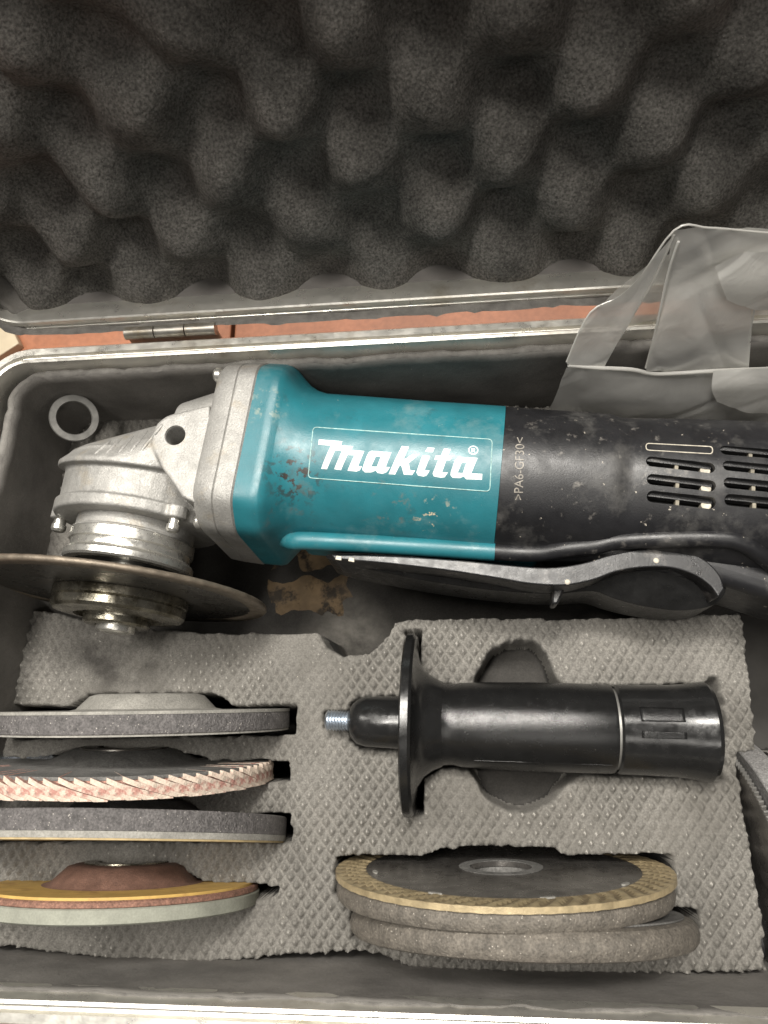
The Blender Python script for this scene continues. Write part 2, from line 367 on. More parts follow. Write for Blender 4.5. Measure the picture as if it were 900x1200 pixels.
# liner: grid round the inside, torn upper edge
def liner(name, rect_in, z0, z1, m1, m2, parent, th=4.2, tf=None, amp=.9, seed=3, step=3., tear=1.6, lean=0.):
    pts, nr = rrect(*rect_in, n=14, step=step); n = len(pts)
    s = np.cumsum([0]+[math.dist(pts[i], pts[i+1]) for i in range(n-1)])
    nz = 16; v = []; f = []; fm = []
    for i in range(n):
        top = z1+tear*2*(fbm(np.array([s[i]]), np.array([0.]), 14, 3, seed)[0]-.5)-(.9 if vnoise(np.array([s[i]/5]), np.array([3.]), 9)[0] > .8 else 0)
        tht = th*(1+.35*(vnoise(np.array([s[i]/9]), np.array([7.]), seed)[0]-.5))
        row = []
        for k in range(nz+1):
            z = z0+(top-z0)*k/nz
            b = amp*2*(fbm(np.array([s[i]]), np.array([z]), 22, 4, seed+5)[0]-.5)
            if k == nz: b += .35
            b += lean*(k/nz)**2
            row.append((-th*.0+b-0, z))
        rr = [(-b_, z_) for b_, z_ in row]+[(tht*.5-lean, top+.5*(vnoise(np.array([s[i]/2.2]), np.array([1.]), 2)[0])), (tht-lean, top-.3), (tht-lean, top-8)]
        for o, z in rr:
            x, y = pts[i][0]+nr[i][0]*o, pts[i][1]+nr[i][1]*o
            v.append(tf(x, y, z) if tf else (x, y, z))
    k = nz+4
    for i in range(n):
        i2 = (i+1) % n
        for j in range(k-1): f.append((i*k+j, i2*k+j, i2*k+j+1, i*k+j+1)); fm.append(1 if j >= nz else 0)
    o = mk(name, v, f, m1, parent, True, True, [m2], fm); return fixn(o)
base_liner = liner('lining', (X0+12.3, X1-13.5, Y0+5.6, Y1-8.6, 14), -63, 48.0, M['liner'], M['liner_edge'], case, th=2.6, tf=sk, lean=3.2)
# bare patch where the lining has torn away at the left wall
def ragged(c, rx, ry, n=70, jag=.35, seed=1):
    out = []
    for i in range(n):
        a = 2*math.pi*i/n; k = 1-jag*fbm(np.array([math.cos(a)*3+9]), np.array([math.sin(a)*3+9]), 1.2, 4, seed)[0]*1.4
        out.append((c[0]+rx*math.cos(a)*k, c[1]+ry*math.sin(a)*k))
    return out
q_ = ray(4, 628); t_ = (X0+8.)/q_[0]
a0 = [(y, z) for y, z in ragged((q_[1]*t_, HC+q_[2]*t_), 11, 10, n=90, jag=.7, seed=5)]
prism('torn_patch', a0, X0+5.5, X0+9.3, M['ply'], case, 'x', world=True)
pq = smooth_curve([P(*p, -61) for p in [(314, 690), (318, 668), (330, 645), (350, 620), (395, 620), (404, 650), (411, 668), (406, 684), (414, 700), (411, 716), (398, 723), (384, 716), (376, 722), (364, 716), (345, 716), (330, 720), (320, 714)]], 5, True)
pq = [(p[0]+1.6*(fbm(np.array([p[0]]), np.array([p[1]]), 3.5, 2, 4)[0]-.5), p[1]+2.4*(fbm(np.array([p[0]]), np.array([p[1]]), 3.2, 2, 6)[0]-.5)) for p in pq]
prism('torn_patch', pq, -62.2, -60.95, M['ply'], case, 'z', world=True)
# hinge
h0, h1 = P(150, 393, 50), P(256, 388, 50)
hy = (P(200, 392, 50)[1])
hinge = box('hinge', (h0[0], hy-.8, 38), (h1[0], hy+.6, 51), M['steel'], case, .3, True)
w3 = (h1[0]-h0[0])/3
for k in range(3):
    tube('hinge_knuckle', [(h0[0]+w3*k+.25, hy, 52.5), (h0[0]+w3*(k+1)-.25, hy, 52.5)], 2.6, M['steel'], hinge, 14, True)
# lid: local (x, s up the lid, d into the lid)
LA = R_(8.0); LY, LZ = 168.0, 52.6
def lt(x, s, d): return (x, LY+s*math.sin(LA)+d*math.cos(LA), LZ+s*math.cos(LA)-d*math.sin(LA))
LH = 178.
lrect = (X0, X1, 0., LH, CR)
lid = sweep_rect('lid', lrect, [(-1.6, 4), (-1.6, 50), (-40, 50), (-40, 47), (-3.4, 47), (-3.4, 4)], M['panel'], case, lt)
v = [lt(*p) for p in [(X0+30, 30, 47.5), (X1-30, 30, 47.5), (X1-30, LH-30, 47.5), (X0+30, LH-30, 47.5), (X0+30, 30, 49.5), (X1-30, 30, 49.5), (X1-30, LH-30, 49.5), (X0+30, LH-30, 49.5)]]
mk('lid_panel', v, [(3,2,1,0),(4,5,6,7),(0,1,5,4),(1,2,6,5),(2,3,7,6),(3,0,4,7)], M['panel'], lid, False, True)
sweep_rect('lid_rim', lrect, [(0, 14), (0, 1), (-.6, 0), (-1.6, 0), (-2.0, .7), (-2.6, .6), (-3.2, -.2), (-5.4, -.3), (-5.9, .3), (-6.0, 3), (-5.6, 5), (-2, 14)], M['alu'], lid, lt)
liner('lid_lining', (X0+10.5, X1-10.5, 3.0, LH-6, 14), 46, 4.5, M['liner'], M['liner_edge'], lid, th=2.5, tf=lt, amp=.9, seed=11, tear=1.2)
# egg-crate foam
def lid_foam():
    xs = np.arange(X0+9, X1-9, 1.15); ss = np.arange(1.8, LH-6, 1.15)
    Xg, Sg = np.meshgrid(xs, ss, indexing='ij')
    PX, PS = 47.6, 48.5
    wx = Xg+12*(fbm(Xg, Sg, 45, 2, 31)-.5); wy = Sg+12*(fbm(Xg, Sg, 45, 2, 37)-.5)
    c = np.cos(2*np.pi*(wx+3.6)/PX)*np.cos(2*np.pi*(wy-31)/PS)
    dgn = np.cos(2*np.pi*(wx+3.6)/PX)*0
    h = 8.9*np.sign(c)*np.abs(c)**.85*(.9+.7*(fbm(Xg, Sg, 38, 2, 41)-.5))
    d = 16.0-h
    d += .55*(vnoise(Xg/1.7, Sg/1.7, 51)-.5)+.7*(fbm(Xg, Sg, 6, 2, 57)-.5)
    d = np.clip(d-4.5*np.exp(-(Sg/11.)**2), 3.0, 33)
    nx, ns = Xg.shape
    V = np.stack(lt(Xg, Sg, d), -1).reshape(-1, 3)
    idx = np.arange(nx*ns).reshape(nx, ns)
    q = np.stack([idx[:-1, :-1], idx[1:, :-1], idx[1:, 1:], idx[:-1, 1:]], -1).reshape(-1, 4)
    o = mk('egg_crate_foam', V, q, M['lid_foam'], lid, True, True)
    return o
lid_foam()

# ------------------------------------------------------------------ foam insert (height field with cut-outs)
def sd_poly(X, Y, poly):
    p = np.asarray(poly, float); d = np.full(X.shape, 1e9); s = np.ones(X.shape)
    n = len(p)
    for i in range(n):
        a = p[i]; b = p[i-1]; e = b-a; wx = X-a[0]; wy = Y-a[1]
        t = np.clip((wx*e[0]+wy*e[1])/(e@e+1e-12), 0, 1); bx = wx-e[0]*t; by = wy-e[1]*t
        d = np.minimum(d, bx*bx+by*by)
        c1 = Y >= a[1]; c2 = Y < b[1]; c3 = e[0]*wy > e[1]*wx
        s = np.where((c1 & c2 & c3) | (~c1 & ~c2 & ~c3), -s, s)
    return s*np.sqrt(d)
def pxp(pts, n=0):
    q = [P(*p)[:2] for p in pts]
    return [tuple(a) for a in (smooth_curve(q, n, True) if n else q)]
OUT = pxp([(-70, 1102), (0, 1112), (70, 1121), (130, 1129), (230, 1131), (320, 1124), (400, 1117), (440, 1121), (500, 1143), (580, 1155), (680, 1153), (760, 1142), (1300, 1137), (1300, 884), (886, 881), (882, 800), (871, 718), (862, 690), (1300, 690), (1300, 470), (600, 474), (300, 476), (110, 478), (92, 484), (84, 500), (50, 640), (30, 740), (8, 840), (-14, 960), (-40, 1080)])
POCK = [  # polygon, depth, wall width
  (pxp([(1300, 712), (866, 716), (700, 724), (560, 722), (480, 725), (462, 729), (456, 744), (432, 764), (402, 769), (384, 757), (372, 739), (330, 741), (250, 741), (200, 737), (110, 728), (60, 716), (-60, 706), (-60, 668), (120, 650), (98, 610), (112, 560), (160, 525), (230, 500), (250, 486), (560, 486), (700, 486), (1300, 486)]), 61, 2.2),
  (pxp([(378, 834), (410, 832), (412, 852), (378, 852)]), 14, 1.2),
  (pxp([(408, 824), (420, 817), (482, 816), (482, 877), (420, 878), (409, 866)]), 20, 1.6),
  (pxp([(474, 739), (492, 739), (496, 955), (476, 955)]), 42, 1.0),
  (pxp([(486, 790), (505, 800), (556, 806), (575, 800), (700, 802), (800, 801), (828, 800), (834, 792), (843, 794), (845, 806), (853, 850), (848, 900), (852, 915), (840, 918), (830, 912), (700, 908), (560, 906), (520, 900), (490, 915)]), 24, 1.6),
  (pxp([(548, 830), (555, 800), (572, 768), (590, 754), (612, 749), (632, 756), (648, 780), (656, 830)], 4), 21, 2.0),
  (pxp([(548, 880), (556, 915), (575, 938), (610, 952), (640, 944), (660, 925), (680, 906), (690, 880)], 4), 19, 2.5),
  (pxp([(-70, 828), (346, 827), (346, 861), (-70, 866)]), 61, 1.0),
  (pxp([(72, 830), (100, 813), (248, 813), (262, 818), (274, 830)]), 50, 1.2),
  (pxp([(-70, 888), (338, 892), (338, 914), (-70, 918)]), 61, 1.0),
  (pxp([(40, 890), (85, 879), (205, 879), (245, 890)]), 50, 1.2),
  (pxp([(-70, 955), (340, 955), (340, 987), (-70, 988)]), 61, 1.0),
  (pxp([(-70, 1036), (300, 1036), (326, 1040), (326, 1050), (300, 1055), (-70, 1058)]), 61, 1.0),
  (pxp([(48, 1040), (90, 1016), (195, 1016), (248, 1040)]), 50, 1.2),
  (pxp([(392, 1004), (500, 1003), (520, 995), (590, 993), (650, 995), (668, 1003), (790, 1004), (792, 1050), (390, 1050)]), 61, 1.0),
  (pxp([(410, 1066), (822, 1066), (820, 1100), (410, 1100)]), 61, 1.0),
  (pxp([(865, 895), (868, 882), (905, 882), (965, 1215), (915, 1215)]), 61, 1.0),
]
def foam_insert():
    px_, py_ = 4.6, 6.5
    xs = np.arange(-206, 150, px_/8); ys = np.arange(-92, 166, py_/8)
    X, Y = np.meshgrid(xs, ys, indexing='ij')
    a = X/px_+Y/py_; b = X/px_-Y/py_
    fa = np.abs(a-np.round(a)); fb = np.abs(b-np.round(b))
    pyr = np.minimum(1-2*fa, 1-2*fb)
    amp = 2.9*(.45+.8*np.clip((fbm(X, Y, 30, 3, 5)-.25)*2.2, 0, 1))
    # flattened zones
    for (q, r) in [((130, 790), 20), ((60, 1100), 16), ((340, 745), 14), ((150, 885), 40), ((60, 870), 20)]:
        c = P(*q); amp = amp*(1-.8*np.exp(-((X-c[0])**2+(Y-c[1])**2)/(r*r)))
    h = -1.8+pyr*amp
    h += 2.2*(fbm(X, Y, 70, 2, 9)-.5)+.16*(vnoise(X/.9, Y/.9, 13)-.5)
    rag = 1.3*(fbm(X, Y, 3.2, 3, 21)-.5)+1.2*(fbm(X, Y, 14, 2, 23)-.5)
    keep = np.zeros(X.shape, bool)
    for poly, dep, ww in POCK:
        sd = sd_poly(X, Y, poly)+rag*.8
        t = np.clip(-sd/ww+.2, 0, 1); t = t*t*(3-2*t)
        bot = -dep+.8*(fbm(X, Y, 8, 2, 3)-.5)
        edge = np.exp(-np.clip(sd, 0, 99)/1.2)
        h = np.where(sd > 0, h-edge*.35*(1+pyr), h)
        h = np.minimum(h, h*(1-t)+bot*t)
    so = sd_poly(X, Y, OUT)+rag*.7
    t = np.clip(so/1.6, 0, 1); h = h*(1-t)-62*t
    lip = np.exp(-np.clip(-so, 0, 99)/7.); h = h-np.where(Y < -50, 2.2*lip, .6*lip)*(so < 0)
    Xd = X+.22*(vnoise(X/6, Y/6, 61)-.5)*4; Yd = Y+.22*(vnoise(X/6, Y/6, 67)-.5)*4
    V = np.stack([Xd, Yd, h], -1).reshape(-1, 3)
    nx, ny = X.shape; idx = np.arange(nx*ny).reshape(nx, ny)
    A, B, C, D = idx[:-1, :-1], idx[1:, :-1], idx[1:, 1:], idx[:-1, 1:]
    hA, hB, hC, hD = h[:-1, :-1], h[1:, :-1], h[1:, 1:], h[:-1, 1:]
    use = np.abs(hA-hC) <= np.abs(hB-hD)
    low = (hA < -61.5) & (hB < -61.5) & (hC < -61.5) & (hD < -61.5) & (so[:-1, :-1] > 0)
    k = ~low
    T = np.concatenate([np.stack([A, B, C], -1)[k & use], np.stack([A, C, D], -1)[k & use], np.stack([A, B, D], -1)[k & ~use], np.stack([B, C, D], -1)[k & ~use]])
    used = np.unique(T); mp = np.full(nx*ny, -1); mp[used] = np.arange(len(used))
    me = bpy.data.meshes.new('foam_insert'); vv = V[used]*MM; tt = mp[T]
    me.vertices.add(len(vv)); me.vertices.foreach_set('co', vv.ravel()); me.loops.add(tt.size); me.loops.foreach_set('vertex_index', tt.ravel().astype(np.int32))
    me.polygons.add(len(tt)); me.polygons.foreach_set('loop_start', np.arange(0, tt.size, 3, dtype=np.int32)); me.polygons.foreach_set('loop_total', np.full(len(tt), 3, dtype=np.int32))
    me.materials.append(M['foam']); me.materials.append(M['foam_shade']); me.materials.append(M['foam_tip'])
    pt = pyr.ravel()[T].mean(1); at = amp.ravel()[T].mean(1)
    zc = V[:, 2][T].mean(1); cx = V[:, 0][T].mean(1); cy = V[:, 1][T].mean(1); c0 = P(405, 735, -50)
    mi = (zc < -14-6*fbm(cx, cy, 10, 2, 71)).astype(np.int32)  # deep faces take the painted shade colour
    tip = (pt > .66+.22*fbm(cx, cy, 24, 3, 91)+.08*vnoise(cx/3, cy/3, 93)) & (zc > -3) & (at > 1.1)
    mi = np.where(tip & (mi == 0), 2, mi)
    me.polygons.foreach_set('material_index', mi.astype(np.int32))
    me.update(); me.validate()
    o = bpy.data.objects.new('foam_insert', me); COL.objects.link(o)
    return tag(o, 'grey pyramid textured foam insert with cut-outs filling the case base', 'foam insert')
foam_insert()

# ------------------------------------------------------------------ angle grinder
GA = R_(-7.1); GO = np.array([-93., 117.8]); GZ = 25.
gr = thing('angle_grinder', 'teal and black angle grinder with silver gear head lying on its side', 'angle grinder', (GO[0], GO[1], GZ), (0, 0, GA))
def G(px, py, w=0.):
    p = P(px, py, GZ+w)[:2]-GO
    return np.array([p[0]*math.cos(GA)+p[1]*math.sin(GA), -p[0]*math.sin(GA)+p[1]*math.cos(GA), w])
CV = -1.5
PG = [(26, 34), (-29, 35.5), (-38, 24), (-40, -20), (-28, -36), (22, -36), (36, -22), (37, 18)]
def polyr(th):
    """distance from the axis to the plate outline in direction th (v, w plane)"""
    d = np.array([math.cos(th), math.sin(th)]); best = 99
    for i in range(len(PG)):
        a = np.array(PG[i], float)-[CV, 0]; b = np.array(PG[(i+1) % len(PG)], float)-[CV, 0]; e = b-a
        det = d[0]*(-e[1])+d[1]*e[0]
        if abs(det) < 1e-9: continue
        t = (a[0]*(-e[1])+a[1]*e[0])/det; q = (d[0]*a[1]-d[1]*a[0])/det
        if t > 0 and -1e-6 <= q <= 1+1e-6: best = min(best, t)
    return best
NS = 144
TH = [2*math.pi*i/NS for i in range(NS)]
_pr = np.array([polyr(t) for t in TH])
_k = np.exp(-np.linspace(-2, 2, 9)**2); _k /= _k.sum()
PRS = sum(_k[i]*np.roll(_pr, i-4) for i in range(9))
ST = np.array([  # u, share of plate outline, scale, barrel radius
 (14.8, 1, 1, 31), (22, 1, 1, 31), (24.2, 1, .985, 31), (26, .86, .97, 31.2), (28.5, .55, .97, 31.5), (31, .25, .985, 31.5), (34, .08, 1, 31.4), (38, 0, 1, 31.3), (80, 0, 1, 31.0), (110.5, 0, 1, 31.0)])
SR = np.array([(110.6, 0, 1, 30.6), (113, 0, 1, 30.8), (151, 0, 1, 30.6), (155, 0, 1, 29.6), (157, 0, 1, 29.5), (175, 0, 1, 30.5), (200, 0, 1, 31.5), (240, 0, 1, 32), (262, 0, 1, 30), (266, 0, 1, 25)])
PL = np.array([(-1.5, 1, .94, 31), (.5, 1, .985, 31), (6.5, 1, 1.0, 31), (6.9, 1, .988, 31), (7.3, 1, 1.0, 31), (14.0, 1, 1.008, 31), (14.7, 1, .99, 31)])
def radii(u, tab):
    t, sc, cr = (np.interp(u, tab[:, 0], tab[:, k]) for k in (1, 2, 3))
    return t*PRS*sc+(1-t)*cr
def sec(u, tab, n=NS, off=0):
    r = radii(u, tab)+off
    return [(u, CV+r[i]*math.cos(TH[i]), r[i]*math.sin(TH[i])) for i in range(NS)]
_ct = np.cos(TH); _st = np.sin(TH)
def surf(u, v):
    r = radii(u, ST if u < 110.5 else SR); h = NS//2+1
    vv = CV+r[:h]*_ct[:h]; ww = r[:h]*_st[:h]
    o = np.argsort(vv)
    return float(np.interp(v, vv[o], ww[o]))
def onbody(px, py, it=6):
    w = 28.
    for _ in range(it):
        g = G(px, py, w); w = .5*w+.5*surf(g[0], g[1])
    for _ in range(6):
        g = G(px, py, w); w = surf(g[0], g[1])
    return g[0], g[1], w
def us(a, b, tab): return sorted(set(list(np.linspace(a, b, 34))+[x for x in tab[:, 0] if a <= x <= b]))
loft('motor_housing', [sec(u, ST) for u in us(14.8, 110.5, ST)], M['teal'], gr)
# black rear housing with vent slots cut in
rear = loft('rear_housing', [sec(u, SR) for u in us(110.6, 266, SR)], M['black'], gr)
def capsule(c, L, r, w0, w1, n=8, tilt=0):
    pts = []
    for k in range(n+1): a = R_(90+180*k/n); pts.append((-L/2+r+r*math.cos(a), r*math.sin(a)))
    for k in range(n+1): a = R_(-90+180*k/n); pts.append((L/2-r+r*math.cos(a), r*math.sin(a)))
    return [(c[0]+p[0]*math.cos(tilt)-p[1]*math.sin(tilt), c[1]+p[0]*math.sin(tilt)+p[1]*math.cos(tilt)) for p in pts]
slots = []
VR = [[((757, 540), (838, 549)), ((758, 561), (839, 570)), ((758, 581), (839, 590))], [((844, 527), (926, 534)), ((847, 545), (928, 553)), ((848, 565), (929, 573)), ((849, 585), (930, 593))]]
cm = bmesh.new()
for colm in VR:
    for (pa, pb) in colm:
        a = onbody(*pa); b = onbody(*pb); c = ((a[0]+b[0])/2, (a[1]+b[1])/2); L = math.dist(a[:2], b[:2])
        t = math.atan2(b[1]-a[1], b[0]-a[0]); w0 = surf(*c); slots.append((c, L, t, w0, a, b))
        q = capsule(c, L, 1.95, 0, 0, tilt=t); k = len(q)
        vs0 = [cm.verts.new((p[0]*MM, p[1]*MM, (w0-8)*MM)) for p in q]; vs1 = [cm.verts.new((p[0]*MM, p[1]*MM, (w0+6)*MM)) for p in q]
        cm.faces.new(vs0[::-1]); cm.faces.new(vs1)
        for i in range(k): cm.faces.new((vs0[i], vs0[(i+1) % k], vs1[(i+1) % k], vs1[i]))
bmesh.ops.recalc_face_normals(cm, faces=cm.faces)
cme = bpy.data.meshes.new('cutter'); cm.to_mesh(cme); cm.free(); cut = bpy.data.objects.new('cutter', cme); COL.objects.link(cut)
cut.parent = gr
bo = rear.modifiers.new('vents', 'BOOLEAN'); bo.object = cut; bo.operation = 'DIFFERENCE'; bo.solver = 'EXACT'
bpy.context.view_layer.update(); bake(rear); bpy.data.objects.remove(cut); sharp(rear, 40)
for (c, L, t, w0, a, b) in slots:
    ca, sa = math.cos(t), math.sin(t)
    def loc(x, y, z): return (c[0]+x*ca-y*sa, c[1]+x*sa+y*ca, z)
    def bx(name, x0, x1, y0, y1, z0, z1, m):
        v = [loc(*p) for p in [(x0,y0,z0),(x1,y0,z0),(x1,y1,z0),(x0,y1,z0),(x0,y0,z1),(x1,y0,z1),(x1,y1,z1),(x0,y1,z1)]]
        return mk(name, v, [(3,2,1,0),(4,5,6,7),(0,1,5,4),(1,2,6,5),(2,3,7,6),(3,0,4,7)], m, rear, False)
    bx('vent_floor', -L/2+.3, L/2-.3, -1.9, 1.9, w0-7.95, w0-7.2, M['void'])
    bx('vent_rib', -1.2, 0., -1.9, 1.0, w0-5.5, w0-2.6, M['ventrib'])
    bx('vent_ledge', -L/2+.6, L/2-.6, .6, 1.95, w0-5.5, w0-2.2, M['paddle'])
    if c[0] < 185: lathe('vent_plug', [(0, w0-6), (1.75, w0-6), (1.75, w0-2.6), (1.5, w0-2.4), (0, w0-2.8)], M['cream_mark'], rear, 14, 'z', loc(L/2-2.4, 0, 0))
def onpath(pts, r, name, m, closed=False, off=0.):
    q = []
    for p in pts:
        a = onbody(*p); q.append((a[0], a[1], a[2]+off))
    if closed: q = q+[q[0]]
    return tube(name, q, r, m, gr, 6)
def rr_px(c4, rad=.08, n=5):
    """rounded quad from 4 photo corners"""
    c4 = [np.array(c, float) for c in c4]; out = []
    for i in range(4):
        p, a, b = c4[i], c4[i-1], c4[(i+1) % 4]
        da = (a-p)/np.linalg.norm(a-p)*rad; db = (b-p)/np.linalg.norm(b-p)*rad
        for t in np.linspace(0, 1, n): out.append((1-t)**2*(p+da)+2*t*(1-t)*p+t*t*(p+db))
    res = []
    for i in range(len(out)):
        a, b = out[i], out[(i+1) % len(out)]; k = max(1, int(np.linalg.norm(b-a)/8))
        for t in range(k): res.append(a+(b-a)*t/k)
    return res
onpath(rr_px([(367, 500.5), (577, 515), (574, 576), (361, 560)], 5), .22, 'label_border', M['paleline'], True)
onpath(rr_px([(757, 519.5), (835, 523.5), (835, 532), (757, 527.5)], 3.9), .22, 'blank_slot_outline', M['cream_mark'], True)

def flat_letters(name, polys, m, off=.07, holes=(), parent=None):
    bm = bmesh.new()
    for poly in list(polys)+list(holes):
        vsx = [bm.verts.new(p) for p in poly]
        for i in range(len(vsx)): bm.edges.new((vsx[i], vsx[(i+1) % len(vsx)]))
    bmesh.ops.triangle_fill(bm, use_beauty=True, use_dissolve=False, edges=bm.edges[:])
    ysv = [v.co.y for v in bm.verts]
    for y in np.arange(min(ysv)+1.2, max(ysv), 1.2):
        bmesh.ops.bisect_plane(bm, geom=bm.verts[:]+bm.edges[:]+bm.faces[:], plane_co=(0, y, 0), plane_no=(0, 1, 0), dist=1e-5)
    bmesh.ops.triangulate(bm, faces=bm.faces[:])
    for v in bm.verts: v.co.z = surf(v.co.x, v.co.y)+off
    bmesh.ops.recalc_face_normals(bm, faces=bm.faces[:])
    if sum(f.normal.z*f.calc_area() for f in bm.faces) < 0: bmesh.ops.reverse_faces(bm, faces=bm.faces[:])
    for v in bm.verts: v.co *= MM
    me = bpy.data.meshes.new(name); bm.to_mesh(me); bm.free(); me.materials.append(m)
    o = bpy.data.objects.new(name, me); COL.objects.link(o); o.parent = parent or gr; return o
def c1(x, y): return onbody(355+x/7.5, 495+y/7.5)
def c2(x, y): return onbody(465+x/7.5, 505+y/7.5)
def lp(f, pts): 
    return [(a[0], a[1], 0.) for a in (f(*p) for p in pts)]
LET = [
 (c1, [(140,150),(347,166),(335,203),(440,210),(430,243),(540,252),(486,385),(520,386),(500,422),(470,433),(392,425),(452,290),(392,286),(335,420),(275,412),(343,252),(283,248),(212,412),(160,408),(245,205),(135,195)], []),
 (c1, [(605,250),(778,264),(728,392),(766,394),(735,440),(700,452),(655,445),(641,424),(600,440),(545,440),(524,420),(524,400),(560,300),(580,262)], [[(640,300),(685,303),(650,390),(602,387)]]),
 (c2, [(45,133),(108,140),(60,248),(85,240),(135,205),(200,205),(105,285),(118,345),(162,348),(135,388),(62,385),(38,300),(22,310),(-15,384),(-72,380)], []),
 (c2, [(270,146),(332,150),(316,188),(250,182)], []),
 (c2, [(226,216),(293,221),(245,345),(290,347),(262,395),(235,402),(185,392),(172,365)], []),
 (c2, [(415,155),(475,160),(452,218),(490,222),(472,258),(435,258),(398,362),(450,365),(420,408),(380,412),(325,400),(315,375),(365,255),(330,252),(345,215),(390,215)], []),
 (c2, [(540,228),(710,238),(655,372),(752,378),(748,430),(610,425),(588,400),(555,415),(490,412),(472,390),(474,365),(510,260)], [[(570,278),(612,280),(580,370),(535,368)]]),
]
for f, po, ho in LET: flat_letters('logo_letter', [lp(f, po)], M['white'], holes=[lp(f, h) for h in ho])
ringo = [(672+44*math.cos(a), 170+40*math.sin(a)) for a in np.linspace(0, 2*math.pi, 24, endpoint=False)]
ringi = [(672+35*math.cos(a), 170+31*math.sin(a)) for a in np.linspace(0, 2*math.pi, 24, endpoint=False)]
flat_letters('registered_mark', [lp(c2, ringo)], M['white'], holes=[lp(c2, ringi)])
flat_letters('registered_letter', [lp(c2, [(656,190),(656,152),(676,152),(688,158),(688,168),(680,173),(692,190),(682,190),(671,175),(664,175),(664,190)])], M['white'], holes=[lp(c2, [(664,159),(676,159),(680,163),(676,168),(664,168)])])
# moulded material code on the rear housing
def text_on(body, s, pa, pb, size, m, name, off=.25):
    cu = bpy.data.curves.new('t', 'FONT'); cu.body = s; cu.size = 1; cu.extrude = 0
    to = bpy.data.objects.new('t', cu); COL.objects.link(to); bpy.context.view_layer.update()
    me = bpy.data.meshes.new_from_object(to.evaluated_get(bpy.context.evaluated_depsgraph_get())); bpy.data.objects.remove(to)
    bm = bmesh.new(); bm.from_mesh(me)
    xs = [v.co.x for v in bm.verts]; x0, x1 = min(xs), max(xs)
    a = np.array(onbody(*pa)); b = np.array(onbody(*pb)); 
    for v in bm.verts:
        t = (v.co.x-x0)/(x1-x0); q = np.array(pa)*(1-t)+np.array(pb)*t
        d = (np.array(pb)-np.array(pa)); d = d/np.linalg.norm(d); nn = np.array([d[1], -d[0]])
        p = q+nn*v.co.y*size
        g = onbody(*p); v.co = (g[0]*MM, g[1]*MM, (g[2]+off)*MM)
    bmesh.ops.recalc_face_normals(bm, faces=bm.faces[:])
    me2 = bpy.data.meshes.new(name); bm.to_mesh(me2); bm.free(); me2.materials.append(m)
    o = bpy.data.objects.new(name, me2); COL.objects.link(o); o.parent = rear
    so = o.modifiers.new('thick', 'SOLIDIFY'); so.thickness = .3*MM; so.offset = 0
    return o
text_on(rear, '>PA6-GF30<', (612.5, 586), (614.5, 513), 15, M['code_mark'], 'moulded_code', .05)

